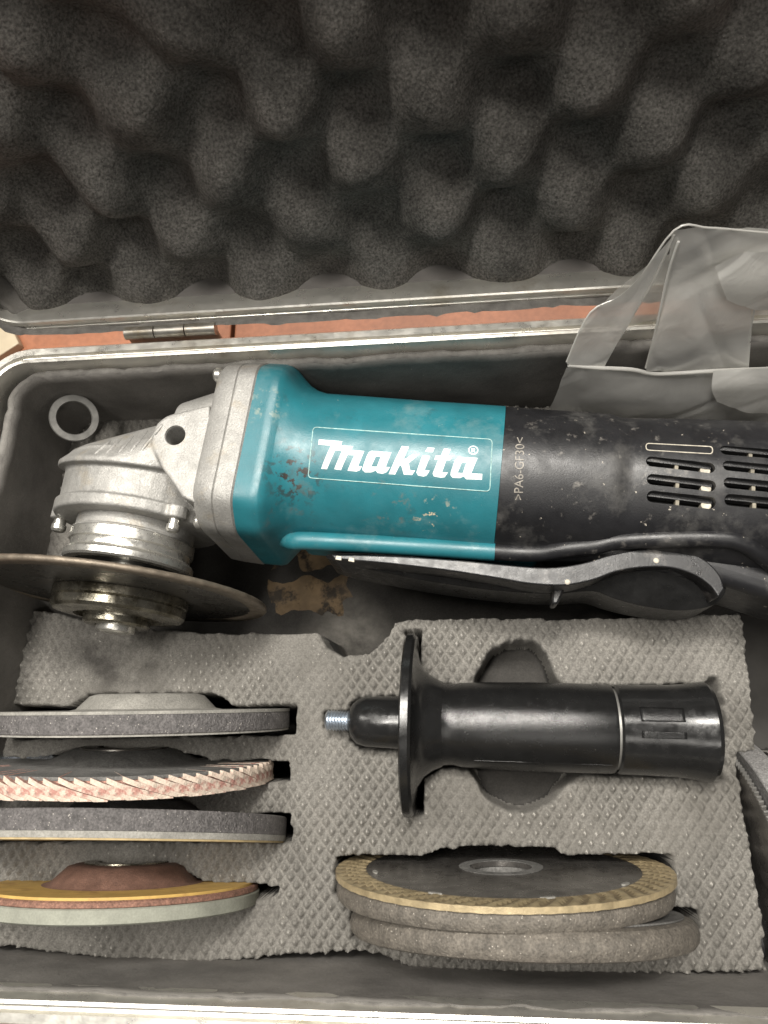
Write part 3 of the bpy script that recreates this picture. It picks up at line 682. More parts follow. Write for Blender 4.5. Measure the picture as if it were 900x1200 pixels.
# front plate of the gear housing, rounded square with its screws
loft('housing_plate', [sec(u, PL) for u in PL[:, 0]], M['cast'], gr)
UC = -36.3                                     # spindle axis
def housing():
    bm = bmesh.new()
    def add(v, f):
        vv = [bm.verts.new(p) for p in v]
        for q in f: bm.faces.new([vv[i] for i in q])
    def hull(pts):
        b2 = bmesh.new(); vv = [b2.verts.new(p) for p in pts]; r = bmesh.ops.convex_hull(b2, input=vv)
        bmesh.ops.delete(b2, geom=list({g for g in list(r['geom_interior'])+list(r['geom_unused']) if isinstance(g, bmesh.types.BMVert)}), context='VERTS')
        me = bpy.data.meshes.new('h'); b2.to_mesh(me); b2.free(); bm.from_mesh(me); bpy.data.meshes.remove(me)
    def circ(v, r, w0=0, sx=1., u0=UC, n=40): return [(u0+r*math.cos(2*math.pi*i/n), v, w0+r*sx*math.sin(2*math.pi*i/n)) for i in range(n)]
    def oval(u, v0, v1, hw, e=2.6, n=40):
        c, h = (v0+v1)/2, (v1-v0)/2; out = []
        for i in range(n):
            a = 2*math.pi*i/n; ca, sa = math.cos(a), math.sin(a)
            out.append((u, c+math.copysign(abs(ca)**(2/e), ca)*h, math.copysign(abs(sa)**(2/e), sa)*hw))
        return out
    # dome sloping down towards the nose
    hull([(p[0], p[1]-5.0*(p[2]/33.) if p[2] > 0 else p[1], p[2]) for p in circ(-12.5, 36.4, sx=.92)+circ(-10.5, 36.6, sx=.92)]+circ(-7, 31.5, sx=.88, u0=-36)+circ(-.5, 24.5, sx=.84, u0=-31)+circ(5.5, 14, sx=.88, u0=-26)+oval(-2, -12, 17, 27))
    # lower ring of the gear case
    hull(circ(-9, 33.2, sx=.92)+circ(-31, 32.6, sx=.92))
    hull(circ(-29.0, 34.2, sx=.92)+circ(-33.2, 34.0, sx=.92)+circ(-34.0, 33.2, sx=.92))
    # neck to the plate
    hull(oval(0, -22, 26, 30, 3.0)+oval(-4, -20, 24, 29, 3.0)+oval(-18, -11, 17, 28.5, 2.8))
    # handle boss
    g = G(206, 511, 31)
    n = 28; v = []; 
    face = [G(*p, 31.8) for p in [(200, 490), (246, 474), (246, 530), (230, 590), (213, 582), (197, 554), (188, 546), (187, 515)]]
    hull([(p[0], p[1], 31.8) for p in face]+[(p[0]*.97-.3, p[1], 12) for p in face]+[(g[0]+9.5*math.cos(2*math.pi*i/n), g[1]+9.5*math.sin(2*math.pi*i/n), 31.8) for i in range(n)])
    # screw ears
    for (u, vv_, w) in [(-69.5, -28, 2), (-12, -28, 20)]:
        hull([(u+4.4*math.cos(a), -29, w+4.4*math.sin(a)) for a in np.linspace(0, 6.28, 12)]+[(u+4.4*math.cos(a), -34, w+4.4*math.sin(a)) for a in np.linspace(0, 6.28, 12)]+[(u*.8+UC*.2, -29, w*.8+6), (u*.8+UC*.2, -33, w*.8-6)])
    for v in bm.verts: v.co *= MM
    bmesh.ops.recalc_face_normals(bm, faces=bm.faces[:])
    me = bpy.data.meshes.new('gear_housing'); bm.to_mesh(me); bm.free(); me.materials.append(M['cast'])
    o = bpy.data.objects.new('gear_housing', me); COL.objects.link(o); o.parent = gr
    r = o.modifiers.new('r', 'REMESH'); r.mode = 'VOXEL'; r.voxel_size = .55*MM; r.use_smooth_shade = True
    s = o.modifiers.new('s', 'SMOOTH'); s.iterations = 4; s.factor = .5
    # threaded hole
    pr = [(0, -14)]
    for k in range(16): pr += [(4.6, -13+k*1.25), (5.1, -12.4+k*1.25)]
    pr += [(5.2, 12), (0, 12)]
    vv, ff = lathe_data([(r_*.84*MM, h*MM) for r_, h in pr], 28, 'z', (g[0]*MM, g[1]*MM, 29*MM))
    cme = bpy.data.meshes.new('c'); cme.from_pydata(vv, [], ff); b3 = bmesh.new(); b3.from_mesh(cme); bmesh.ops.remove_doubles(b3, verts=b3.verts, dist=1e-8); bmesh.ops.recalc_face_normals(b3, faces=b3.faces); b3.to_mesh(cme); b3.free()
    co = bpy.data.objects.new('c', cme); COL.objects.link(co); co.parent = gr
    b = o.modifiers.new('b', 'BOOLEAN'); b.object = co; b.operation = 'DIFFERENCE'; b.solver = 'EXACT'
    bpy.context.view_layer.update(); bake(o); bpy.data.objects.remove(co)
    o.data.polygons.foreach_set('use_smooth', [True]*len(o.data.polygons)); sharp(o, 50)
    return o
gh = housing()
# raised ribs on the dome (laid on the casting by dropping them straight down)
from mathutils.bvhtree import BVHTree
bmv = bmesh.new(); bmv.from_mesh(gh.data); bvh = BVHTree.FromBMesh(bmv)
gi = (Matrix.LocRotScale(gr.location, gr.rotation_euler, None)).inverted()
def hit(px, py):
    o = gi@Vector((0, 0, HC*MM)); d = gi.to_3x3()@Vector(ray(px, py)); r = bvh.ray_cast(o, d.normalized())
    return r[0]*1000-r[1]*.45 if r[0] else None
for (p, q) in [((108, 534), (140, 508)), ((122, 533), (153, 504)), ((137, 532), (166, 500)), ((151, 531), (179, 497)), ((163, 531), (193, 494))]:
    pts = []
    for t in np.linspace(0, 1, 9):
        hp = hit(p[0]*(1-t)+q[0]*t, p[1]*(1-t)+q[1]*t)
        if hp is not None: pts.append(tuple(hp))
    if len(pts) > 3: tube('rib', pts, [.3, .8]+[1.05]*(len(pts)-4)+[.8, .3], M['cast'], gh, 8)
# bearing neck
lathe('bearing_neck', [(0, -33), (23.6, -33), (23.8, -38.2), (24.6, -38.8), (24.8, -39.4)], M['cast'], gr, 72, 'y', (UC, 0, 0))
nk = lathe('bearing_ring', [(20, -39.3), (24.5, -39.3), (24.8, -39.6), (24.8, -43.4), (24.1, -43.8), (23.9, -44.2), (24.0, -46.6), (25.2, -47.4), (25.9, -48.4), (25.9, -50.6), (25.2, -51.4), (22.0, -51.6), (21.0, -49.6), (0, -49.5)], M['bright'], gr, 80, 'y', (UC, 0, 0))
lathe('seal', [(0, -49.4), (21.1, -49.4), (20.8, -50.1), (8, -50.4), (0, -50.4)], M['seal'], nk, 48, 'y', (UC, 0, 0))
lathe('spindle', [(0, -46), (8.2, -46), (8.2, -51), (7, -51.4), (7, -60), (0, -60)], M['bright'], gr, 32, 'y', (UC, 0, 0))
def screw(u, v, w, r=3.2, parent=gr, axis='y', d=-1):
    o = lathe('screw', [(0, v+1*-d), (r*.8, v+1*-d), (r*.8, v+1.2*d), (r, v+1.4*d), (r, v+3.2*d), (r*.75, v+4.2*d), (0, v+4.2*d)], M['bright'], parent, 20, axis, (u, 0, w) if axis == 'y' else (0, u, w)); return o
screw(-69.5, -35, 2, 3.0); screw(-12, -35, 20, 2.6)
screw(25, -1.0, 27, 3.0, gr, 'x'); screw(-33, -1.0, 16, 3.0, gr, 'x')
# mounted cutting disc with flanges
BV = -61.6
bl = lathe('cutting_disc', [(0, BV+.8), (52, BV+.8), (52, BV-.8), (0, BV-.8)], M['bladesteel'], gr, 120, 'y', (UC-.5, 0, 0))
g_ = np.random.default_rng(3)
nn = 180; v = []; f = []
for i in range(nn):
    a = 2*math.pi*i/nn; rr = 58.4+.5*g_.random()
    for r, h in [(51.8, BV+.95), (rr-.6, BV+1.1), (rr, BV+.5), (rr, BV-.5), (rr-.6, BV-1.1), (51.8, BV-.95)]: v.append((UC-.5+r*math.sin(a), h, r*math.cos(a)))
for i in range(nn):
    j = (i+1) % nn
    for q in range(6): f.append((i*6+q, i*6+(q+1) % 6, j*6+(q+1) % 6, j*6+q))
fixn(mk('worn_edge', v, f, M['bladeedge'], bl, True))
lathe('inner_flange', [(0, BV+.9), (21, BV+.9), (21, BV+3.5), (18, BV+5), (9, BV+6), (0, BV+6)], M['flange'], gr, 56, 'y', (UC, 0, 0))
on = lathe('outer_flange', [(0, BV-.9), (26.2, BV-.9), (26.4, BV-1.4), (26.4, BV-4.2), (25.8, BV-4.6), (26.2, BV-5.2), (26.0, BV-8.0), (24.8, BV-9.2), (17, BV-10.2), (16.6, BV-8.6), (13.6, BV-8.6), (13.2, BV-10.4), (0, BV-10.4)], M['flange'], gr, 96, 'y', (UC, 0, 0))
lathe('lock_nut', [(8, BV-10), (13, BV-10), (13, BV-12.6), (12.2, BV-13.4), (8.4, BV-13.6), (8.0, BV-12)], M['flange'], on, 48, 'y', (UC, 0, 0))
lathe('spindle_end', [(0, BV-16.2), (5.4, BV-16.2), (6.2, BV-15.6), (7.4, BV-15.6), (7.6, BV-15.0), (7.6, BV-11), (0, BV-11)], M['bright'], on, 36, 'y', (UC, 0, 0))

tl = R_(1.8); cc = Vector((UC, -55, 0))*MM
for o_ in [o_ for o_ in bpy.data.objects if o_.parent == gr and o_.name.split('.')[0] in ('cutting_disc', 'inner_flange', 'outer_flange')]:
    rz = Euler((0, 0, tl)); o_.rotation_euler = rz; o_.location = cc-rz.to_matrix()@cc
# side rail above the lever
def wv(v, off=0.): return 0
rp = [(29, -34.0, 5), (33, -35.3, 8.5), (40, -34.8, 9.5), (70, -33.6, 9.5), (111, -32.3, 9.5)]
tube('side_rail', smooth_curve(rp, 6), [1.0]+[3.6]*40 if False else 3.6, M['teal'], gr, 14)
rq = []
for p in [(587, 651), (612, 652), (640, 650), (668, 646), (696, 639), (725, 633), (780, 630), (845, 630), (872, 636), (895, 650), (915, 668), (950, 690)]:
    a = onbody(*p); rq.append((a[0], a[1], min(a[2], 9.5+max(0, (a[0]-120)*.40), 24)-1.2))
rq[0] = (111.0, -32.3, 9.5); rq[1] = (119, -32.0, 9.5); rq[2] = (128, -31.4, 10.5); rq[3] = (137, -29.6, 13.0)
tube('rear_rail', smooth_curve(rq, 6), 3.3, M['black'], gr, 14)
prism('switch_housing', [(128, -12), (128, -34), (150, -32), (190, -36), (215, -42), (262, -46), (262, -10), (190, -8), (150, -10)], -22, 13, M['black'], gr, 'z', 5, False, 5)
prism('switch_rail_base', [(34, -18), (34, -36.0), (110, -34.5), (128, -34), (128, -14)], -12, 6, M['teal'], gr, 'z', 3, False, 3)
top = [(388, 650), (450, 651), (520, 655), (585, 661), (640, 665), (682, 660), (716, 650), (757, 643), (800, 645), (826, 656), (843, 673), (849, 690)]
low = [(842, 700), (832, 686), (812, 673), (785, 665), (752, 665), (722, 670), (694, 680), (660, 686), (620, 684), (585, 678), (520, 668), (450, 660), (392, 655)]
pts = [tuple(p[:2]) for p in smooth_curve([G(*p, 15) for p in top], 4)]+[tuple(p[:2]) for p in smooth_curve([G(*p, 15) for p in low], 4)]
pad = prism('paddle_lever', pts, -8, 15, M['paddle'], gr, 'z', 1.6, False, 4)
gp = [(386, 651), (450, 652), (585, 664), (640, 668), (690, 664), (730, 655), (790, 655), (830, 668), (848, 690), (838, 708), (800, 713), (757, 708), (722, 700), (695, 692), (650, 694), (585, 690), (520, 682), (450, 670), (394, 658)]
lg = prism('lever_grip', [tuple(p[:2]) for p in smooth_curve([G(*p, 4) for p in gp], 4, True)], -22, 13.2, M['levergrip'], pad, 'z', 4.0, False, 6)
for v_ in lg.data.vertices:
    if v_.co.z > 0: v_.co.z = (13.2-max(0, -v_.co.y*1000-30)*.85)*MM
for p in [(769, 657), (665, 682)]:
    g = G(*p, 15); lathe('rivet', [(0, 14.9), (1.0, 14.9), (1.0, 15.1), (.7, 15.3), (0, 15.2)], M['cream_mark'], pad, 14, 'z', (g[0], g[1], 0))
g = [G(*p, 4)[:2] for p in [(648, 688), (662, 690), (653, 709), (646, 709)]]
prism('lock_off_lever', [tuple(a) for a in g], -4, 6, M['paddle'], gr, 'z', .8, False, 2)
for p in [(397, 654), (412, 656)]:
    g = G(*p, 15); prism('lever_dimple', [(g[0]-1.2, g[1]-.7), (g[0]+1.2, g[1]-.9), (g[0]+1.0, g[1]+.7), (g[0]-1.0, g[1]+.8)], 14.9, 15.4, M['cream_mark'], pad, 'z', .15)
cordp = smooth_curve([(258, -22, -8), (280, -30, -18), (282, -60, -40), (262, -95, -62+14), (245, -120, -62+10), (215, -124, -62+10), (225, -160, -62+10), (262, -175, -50)], 8)
tube('power_cord', cordp, 4.2, M['black'], gr, 14)

# ------------------------------------------------------------------ side handle
hp_ = P(483, 847, 6)
sh = thing('side_handle', 'black side handle with round guard lying in its foam cut-out', 'handle', tuple(hp_), (0, 0, R_(-1.8)))
st = [(0, -34.5), (2.8, -34.5)]
s = -33.6
while s < -23: st += [(4.1, s), (3.4, s+.6)]; s += 1.2
st += [(3.6, -20), (0, -20)]
lathe('threaded_stud', st, M['zinc'], sh, 32, 'x', ang=20)
lathe('ferrule', [(0, -24.5), (5, -24.5), (6.6, -23.8), (8.6, -21.5), (9.6, -18), (9.9, -8), (10.2, -3), (12, -1.5), (0, -1)], M['gripshine'], sh, 48, 'x')
lathe('guard', [(0, -2.0), (30, -2.0), (33.6, -2.6), (34.6, -2.0), (34.6, .6), (33.6, 1.6), (30, 1.4), (24, 2.6), (20, 5.0), (17.5, 8.5), (16, 12), (0, 12)], M['gripshine'], sh, 96, 'x')
bar = lathe('grip', [(0, 9), (16.6, 9), (15.4, 13), (15.2, 16), (15.8, 19), (16.2, 28), (16.6, 45), (16.6, 60), (16.4, 75), (16.0, 76.4), (14.6, 76.8), (0, 76.8)], M['grip'], sh, 96, 'x')
lathe('grip_joint', [(0, 75), (15.0, 75), (15.0, 79), (0, 79)], M['ring'], sh, 64, 'x')
lathe('end_cap', [(0, 77.4), (15.8, 77.4), (16.5, 78.2), (16.6, 90), (16.8, 99), (17.4, 105), (18.1, 109), (18.3, 110.6), (17.4, 112.2), (15.2, 112.8), (0, 112.8)], M['gripshine'], sh, 96, 'x')
def cyl_patch(name, r, x0, x1, a0, a1, m, parent, th=.35):
    v = []; f = []; na, nx = 8, 10
    for i in range(nx+1):
        for j in range(na+1):
            a = R_(a0+(a1-a0)*j/na); x = x0+(x1-x0)*i/nx; v.append((x, r*math.sin(a), r*math.cos(a)))
    for i in range(nx):
        for j in range(na): f.append((i*(na+1)+j, (i+1)*(na+1)+j, (i+1)*(na+1)+j+1, i*(na+1)+j+1))
    o = mk(name, v, f, m, parent, True); q = o.modifiers.new('t', 'SOLIDIFY'); q.thickness = th*MM; return o
cyl_patch('raised_pad', 16.85, 84, 100, 8, 26, M['grip'], sh); cyl_patch('raised_pad', 16.85, 84, 100, -12, -4, M['grip'], sh)

tube('mould_seam', [(x, -13.2, 9.9 if x < 76 else 9.9) for x in (24, 40, 60, 74)], .14, M['gripshine'], sh, 6)
# ------------------------------------------------------------------ spacer ring
rc = P(87, 490, 25)
dirv = np.array([0, 0, HC])-rc; dirv = Vector(dirv).normalized()
rg = lathe('spacer_ring', [(7.5, -1.5), (10.0, -1.5), (10.35, -1.1), (10.35, 1.1), (10.0, 1.5), (7.5, 1.5), (7.2, 1.1), (7.2, -1.1)], M['ring'], None, 72, 'z', closed=True)
rg.location = Vector(rc)*MM; rg.rotation_euler = (dirv+Vector((.05, .1, 0))).to_track_quat('Z', 'Y').to_euler()
tag(rg, 'small grey steel spacer ring leaning in the back left corner of the case', 'ring')

# ------------------------------------------------------------------ discs standing in the slots
def disc_thing(name, label, cat, px, py, z, lean, yaw=0., group=None):
    c = P(px, py, z); return thing(name, label, cat, tuple(c), (-(math.pi/2-R_(lean)), 0, R_(yaw)), group)
def hubprof(t, h, r0=31, r1=20, hole=11.2, th=2.2):
    return [(hole, t/2+h), (r1, t/2+h), (r1+3, t/2+h-.8), (r0-3, t/2+.6), (r0, t/2), (r0, -t/2+.3), (r1+2, t/2+h-th-1.2), (hole, t/2+h-th)]
G1 = 'discs standing in the left slots'
# 1: depressed centre grinding disc
d = disc_thing('grinding_disc', 'dark grey grinding disc with raised hub in the backmost left slot', 'grinding disc', 172, 844, 0, 3.5, .3, G1)
R1 = 59
lathe('abrasive_ring', [(30.5, 3.0), (R1-.2, 3.0), (R1, 2.6), (R1, -3.4), (R1-.4, -3.8), (30.5, -3.8)], M['grain'], d, 120, closed=True)
lathe('fibre_face', [(30, 3.0), (R1+.1, 3.0), (R1+.1, 4.1), (30, 4.1)], M['fibre'], d, 120, closed=True)
lathe('fibre_face', [(30, -3.8), (R1-.3, -3.8), (R1-.3, -4.4), (30, -4.4)], M['fibre'], d, 120, closed=True)
lathe('hub', hubprof(8.2, 6.5), M['fibre'], d, 96, closed=True)
# 2: flap disc
d = disc_thing('flap_disc', 'worn flap disc with pink dusty flaps in the second left slot', 'flap disc', 145, 901, 0, 4.5, -.6, G1)
R2 = 61
lathe('backing_plate', [(11, 8.2), (20, 8.2), (30, 3.4), (R2-2.5, 3.2), (R2-2.5, 2.0), (30, 2.0), (20, 6.6), (11, 6.6)], M['fibre_dark'], d, 110, closed=True)
lathe('hub_ring', [(11, 8.25), (17.5, 8.25), (17.5, 8.8), (11, 8.8)], M['bladesteel'], d, 60, closed=True)
lathe('flap_core', [(30, 1.9), (R2-3, 1.9), (R2-3, -3.2), (34, -4.0), (30, -2)], M['flap'], d, 100, closed=True)
def flap_mesh():
    # a slanting strip across the rim: radial x, tangential y, axial z
    L, T = 20., 1.75; v = []; f = []
    ns = 5
    for i in range(ns+1):
        t = i/ns
        y = -11+22*t; zc = 3.2-7.0*t**.85; ext = .5*math.sin(math.pi*t)
        for (x, dz) in ((R2-L, 0), (R2-.9-(0 if i else 1.2)+ext, 0), (R2-.9-(0 if i else 1.2)+ext, -T), (R2-L, -T)):
            v.append((x+.25*random.uniform(-1, 1), y, max(-4.2, min(3.4, zc+dz))))
    for i in range(ns):
        a, b = i*4, i*4+4
        for q in range(4): f.append((a+q, a+(q+1) % 4, b+(q+1) % 4, b+q))
    f.append((3, 2, 1, 0)); f.append(tuple(ns*4+q for q in range(4)))
    return v, f
protos = []
NF = 72
for k in range(3):
    v, f = flap_mesh()
    me = bpy.data.meshes.new('flap'); me.from_pydata([tuple(np.array(p)*MM) for p in v], [], f)
    bm = bmesh.new(); bm.from_mesh(me); bmesh.ops.recalc_face_normals(bm, faces=bm.faces); bm.to_mesh(me); bm.free()
    me.materials.append(M['flap']); me.materials.append(M['flapdust'])
    me.polygons.foreach_set('material_index', [1 if (i % 4 in (1,) and i < 20) or i >= 20 else 0 for i in range(len(me.polygons))])
    protos.append(me)
for k in range(NF):
    a = -2*math.pi*k/NF
    if math.sin(a) > -.12 or True:
        o = bpy.data.objects.new('flap', protos[k % 3]); COL.objects.link(o); o.parent = d
        o.rotation_euler = (0, 0, a); o.location = (0, 0, random.uniform(-.25, .25)*MM)
# 3: grinding disc of two layers
d = disc_thing('grinding_disc', 'grey grinding disc of two layers standing upright between flap disc and yellow disc', 'grinding disc', 157, 970, 0, -6.5, .2, G1)
R3 = 60.5
lathe('abrasive_ring', [(30.5, 4.6), (R3-.3, 4.6), (R3, 4.2), (R3, -2.2), (30.5, -2.2)], M['grain'], d, 120, closed=True)
lathe('fibre_layer', [(30.5, -2.3), (R3, -2.3), (R3-.1, -4.4), (30.5, -4.4)], M['fibre'], d, 120, closed=True)
lathe('backing', [(30.5, -4.4), (R3-.4, -4.4), (R3-.4, -5.0), (30.5, -5.0)], M['tan'], d, 120, closed=True)
lathe('hub', hubprof(9, 5.5), M['fibre_dark'], d, 90, closed=True)
# 4: yellow faced disc
d = disc_thing('grinding_disc', 'yellow faced grinding disc with brown hub and grey green rim', 'grinding disc', 146, 1044, 0, -3.0, .4, G1)
R4 = 51.5
lathe('yellow_face', [(26, 3.2), (R4-1.6, 3.2), (R4-1.6, 2.2), (26, 2.2)], M['yellow'], d, 110, closed=True)
lathe('red_layer', [(26, 2.2), (R4-.9, 2.3), (R4-.2, 1.8), (R4, .4), (R4-.2, .2), (26, .2)], M['redgrain'], d, 140, closed=True)
lathe('grey_layer', [(26, .2), (R4+.1, .1), (R4+.6, -.3), (R4+.4, -4.4), (R4-.6, -5.0), (26, -5.0)], M['sage'], d, 110, closed=True)
lathe('hub', hubprof(6.2, 7.0, 31, 19, 11), M['redhub'], d, 96, closed=True)
lathe('hub_ring', [(11, 10.0), (16.2, 10.0), (16.2, 10.6), (11, 10.6)], M['flange'], d, 60, closed=True)
# steel nut glimpsed behind the flap disc
sn = lathe('lock_washer', [(8, -1), (16, -1), (17, 0), (17, 1.2), (16, 2), (8, 2)], M['silver'], None, 60, 'z', closed=True)
sn.location = Vector(P(12, 900, 4))*MM; sn.rotation_euler = (R_(-70), 0, 0)
tag(sn, 'blue grey steel washer behind the left end of the flap disc', 'washer')

# right hand stack
G2 = 'discs stacked in the front slot'
d = disc_thing('diamond_blade', 'diamond cutting blade with golden ridged rim on top of the front stack', 'cutting blade', 587, 1019, 2, 2.5, .4, G2)
RB = 61.5
lathe('blade_core', [(11.2, .9), (RB-11, .9), (RB-11, -.9), (11.2, -.9)], M['darksteel'], d, 120, closed=True)
lathe('bore_ring', [(11.4, .95), (15.5, .95), (15.6, 1.15), (11.4, 1.15)], M['fibre_dark'], d, 60, closed=True)
def turbo():
    n = 58; m_ = 8; v = []; f = []; nr = 7
    for i in range(n*m_):
        a = 2*math.pi*i/(n*m_)
        for side in (0, 1):
            for q in range(nr):
                r = RB-11.3+11.3*q/(nr-1); ph = n*(a+.013*(r-RB))
                h = .95+.42*math.tanh(2.2*math.sin(ph))*(1 if q < nr-2 else (.6 if q < nr-1 else .12)) if q else .95
                rr = r+0
                hz = h if side == 0 else -h
                v.append((rr*math.cos(a), rr*math.sin(a), hz))
    k = nr*2; N = n*m_; fm = []
    for i in range(N):
        j = (i+1) % N
        for q in range(nr-1):
            f.append((i*k+q, i*k+q+1, j*k+q+1, j*k+q)); f.append((i*k+nr+q, j*k+nr+q, j*k+nr+q+1, i*k+nr+q+1)); r = RB-11.3+11.3*(q+.5)/(nr-1); fm += [1 if math.sin(n*(2*math.pi*(i+.5)/N+.013*(r-RB))) < -.35 and q < nr-2 else 0]*2
        f.append((i*k+nr-1, i*k+2*nr-1, j*k+2*nr-1, j*k+nr-1)); fm.append(0)
    return v, f, fm
v, f, fm = turbo(); sharp(fixn(mk('ridged_rim', v, f, M['gold'], d, True, False, [M['groove']], fm)), 38)
for (qx, qy) in [(440, 1022), (510, 1047), (642, 1052), (733, 1036)]:
    # dabs sit on the blade's own face
    c = Matrix.LocRotScale(d.location, d.rotation_euler, None); inv = c.inverted(); o = inv@Vector((0, 0, HC*MM)); dr = inv.to_3x3()@Vector(ray(qx, qy))
    t = (1.05*MM-o.z)/dr.z; p = (o+dr*t)*1000
    an = math.atan2(p.y, p.x)
    pl = [(p.x+2.6*math.cos(t2)*-math.sin(an)+1.0*math.sin(t2)*math.cos(an), p.y+2.6*math.cos(t2)*math.cos(an)+1.0*math.sin(t2)*math.sin(an)) for t2 in np.linspace(0, 2*math.pi, 14, endpoint=False)]
    prism('weld_mark', pl, .8, 1.35, M['fibre'], d, 'z', .15)
def worn_disc(R, t, rnd):
    pr = [(30, t/2), (R-rnd*1.4, t/2)]
    for k in range(7):
        a = R_(90-180*k/6); pr.append((R-rnd+rnd*math.cos(a)*1.0, (t/2-.1)*math.sin(a)))
    pr += [(R-rnd*1.4, -t/2), (30, -t/2)]; return pr
d = disc_thing('grinding_disc', 'brown grey grinding disc directly under the golden rimmed blade', 'grinding disc', 587, 1039, 1, .0, .4, G2)
lathe('abrasive_ring', worn_disc(61.0, 7.8, 2.6), M['grain2'], d, 130, closed=True)
lathe('hub', hubprof(9, .8, 31, 20, 11), M['fibre_dark'], d, 60, closed=True)
d = disc_thing('grinding_disc', 'lowest and frontmost round edged grinding disc of the front stack', 'grinding disc', 608, 1083, 0, -5.5, -.3, G2)
lathe('abrasive_ring', worn_disc(62.0, 9.2, 3.8), M['grain2'], d, 130, closed=True)
lathe('fibre_face', [(30, 4.7), (57.5, 4.7), (57.5, 5.2), (30, 5.2)], M['fibre_dark'], d, 90, closed=True)
lathe('hub', hubprof(11, -.6, 31, 20, 11), M['fibre_dark'], d, 60, closed=True)
# right edge: disc standing along the case, and a thin toothed blade beside it
YW = R_(7.0); c = P(874, 884, 0)
d = thing('grinding_disc', 'speckled grey grinding disc standing in the slot at the right edge', 'grinding disc', (c[0]+3+49*math.sin(YW), c[1]-49*math.cos(YW), -25), (R_(90), 0, R_(90)+YW), 'discs at the right edge')
lathe('abrasive_ring', [(29, 4.2), (54.5, 4.2), (55, 3.8), (55, -3.8), (54.5, -4.2), (29, -4.2)], M['speckled'], d, 130, closed=True)
lathe('hub', hubprof(8.6, -5.5), M['fibre_dark'], d, 60, closed=True)
c = P(869, 897, 0)
tb = thing('saw_toothed_blade', 'thin dark blade with fine pale teeth at the right edge', 'blade', (c[0]-.5+44*math.sin(YW), c[1]-44*math.cos(YW), -30), (R_(90), 0, R_(90)+YW), 'discs at the right edge')
lathe('blade_core', [(10, .7), (52, .7), (52, -.7), (10, -.7)], M['darksteel'], tb, 110, closed=True)
n = 170; v = []; f = []
for i in range(n):
    a = 2*math.pi*i/n; da = 2*math.pi/n*.30
    b0 = len(v)
    for (aa, r) in ((a-da, 51.5), (a+da, 51.5), (a+da*.6, 53.0), (a-da*.6, 53.0)):
        v.append((r*math.cos(aa), r*math.sin(aa), .8)); v.append((r*math.cos(aa), r*math.sin(aa), -.8))
    f += [(b0, b0+2, b0+4, b0+6), (b0+7, b0+5, b0+3, b0+1), (b0, b0+1, b0+3, b0+2), (b0+2, b0+3, b0+5, b0+4), (b0+4, b0+5, b0+7, b0+6), (b0+6, b0+7, b0+1, b0)]
fixn(mk('teeth', v, f, M['ring'], tb, False))

# ------------------------------------------------------------------ plastic bag
bagt = thing('plastic_bag', 'crumpled milky clear plastic bag in the back right of the case', 'plastic bag', tuple(PY(780, 440, 142)))
def patch(name, rows, m, seed=0, amp=1.2, n=20, sc=11):
    amp *= 1.5
    """rows: list of rows of (px, py, depth y)"""
    C = [[PY(*p) for p in r] for r in rows]
    R1 = [smooth_curve(r, n) for r in C]; k = len(R1[0])
    cols = [smooth_curve([r[j] for r in R1], n) for j in range(k)]
    v = []; f = []; h = len(cols[0])
    for j in range(k):
        for i in range(h):
            p = cols[j][i]; nz = fbm(np.array([p[0]+seed*31.]), np.array([p[2]]), 30, 2, seed)[0]-.5
            rd = abs(vnoise(np.array([(p[0]+p[2]*.6+seed*7)/13.]), np.array([(p[2]*.35-p[0]*.1)/13.]), seed+4)[0]-.5)-.7*max(0, .12-abs(vnoise(np.array([(p[0]*.5-p[2]*.8+seed*3)/17.]), np.array([(p[0]*.3+p[2]*.1)/17.]), seed+8)[0]-.5))*4
            v.append((p[0]+amp*nz*.5, p[1]+amp*(2*nz-1.2*rd), p[2]+amp*nz*.4))
    for j in range(k-1):
        for i in range(h-1): f.append((j*h+i, (j+1)*h+i, (j+1)*h+i+1, j*h+i+1))
    return mk(name, v, f, m, bagt, True, True)
patch('front_film', [[(664, 426, 141), (720, 430, 142), (780, 437, 143), (840, 434, 144), (960, 430, 146)], [(652, 458, 139), (715, 465, 137), (780, 470, 137), (850, 468, 138), (960, 465, 140)], [(640, 487, 138), (705, 494, 135), (780, 500, 134), (850, 502, 134), (960, 505, 134)]], M['bag'], 1, 1.5)
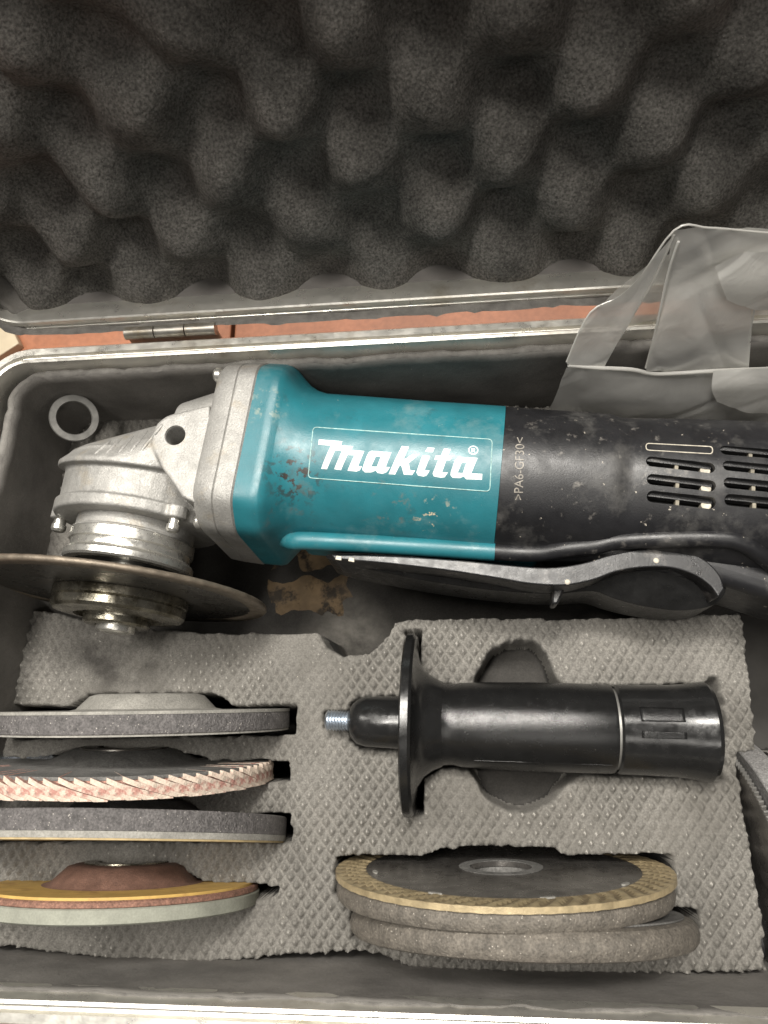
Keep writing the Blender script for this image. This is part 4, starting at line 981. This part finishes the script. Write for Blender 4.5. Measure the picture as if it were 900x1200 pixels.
patch('side_film', [[(738, 341, 152), (762, 306, 155), (790, 271, 158)], [(692, 366, 148), (724, 362, 150), (760, 335, 153)], [(664, 424, 141), (684, 428, 141.5), (706, 431, 142)]], M['bag2'], 2, 1.6)
patch('band_film', [[(786, 272, 158), (830, 267, 159), (880, 271, 160), (960, 278, 162)], [(778, 340, 154), (812, 335, 154), (850, 330, 155), (890, 330, 156)], [(764, 400, 146), (800, 398, 148), (840, 396, 149), (880, 392, 150)], [(757, 432, 143), (795, 437, 144), (835, 437, 144.5), (876, 436, 145)]], M['bag2'], 3, 1.8)
patch('back_film', [[(700, 360, 160), (780, 300, 162), (860, 290, 163), (960, 285, 164)], [(690, 400, 155), (760, 395, 156), (850, 390, 157), (960, 385, 158)], [(690, 440, 150), (760, 445, 150), (850, 445, 150), (960, 445, 150)]], M['bag'], 4, 1.6)
patch('top_fold', [[(838, 312, 153), (865, 300, 154), (900, 296, 155), (960, 292, 156)], [(845, 335, 150), (870, 333, 151), (900, 332, 152), (960, 330, 153)], [(852, 352, 150), (875, 358, 151), (900, 360, 152), (960, 355, 153)]], M['bag3'], 5, 1.0)
patch('front_fold', [[(836, 436, 140), (870, 433, 140), (900, 432, 140), (960, 430, 141)], [(834, 455, 137), (868, 456, 136), (900, 458, 136), (960, 458, 136)], [(840, 470, 136), (870, 480, 135), (900, 484, 135), (960, 486, 135)]], M['bag3'], 6, .8)
def hem(pts, r, m): tube('hem', smooth_curve([PY(*p) for p in pts], 5), r, m, bagt, 8, True)
hem([(666, 428, 140.5), (700, 431, 141), (740, 433, 141.5), (765, 438, 142), (800, 437, 142.5), (850, 434, 143), (960, 430, 145)], .8, M['bag3'])
hem([(664, 424, 141), (692, 366, 148), (738, 341, 152), (790, 270, 158), (830, 267, 159), (880, 271, 160), (960, 278, 162)], .35, M['bag3'])
hem([(706, 431, 142), (730, 388, 147), (765, 330, 154), (790, 275, 158)], .45, M['bag3'])
hem([(757, 431, 143), (770, 380, 148), (783, 320, 154), (795, 283, 157)], .5, M['bag3'])
hem([(876, 436, 145), (878, 395, 149), (888, 350, 152), (900, 340, 152)], .45, M['bag3'])
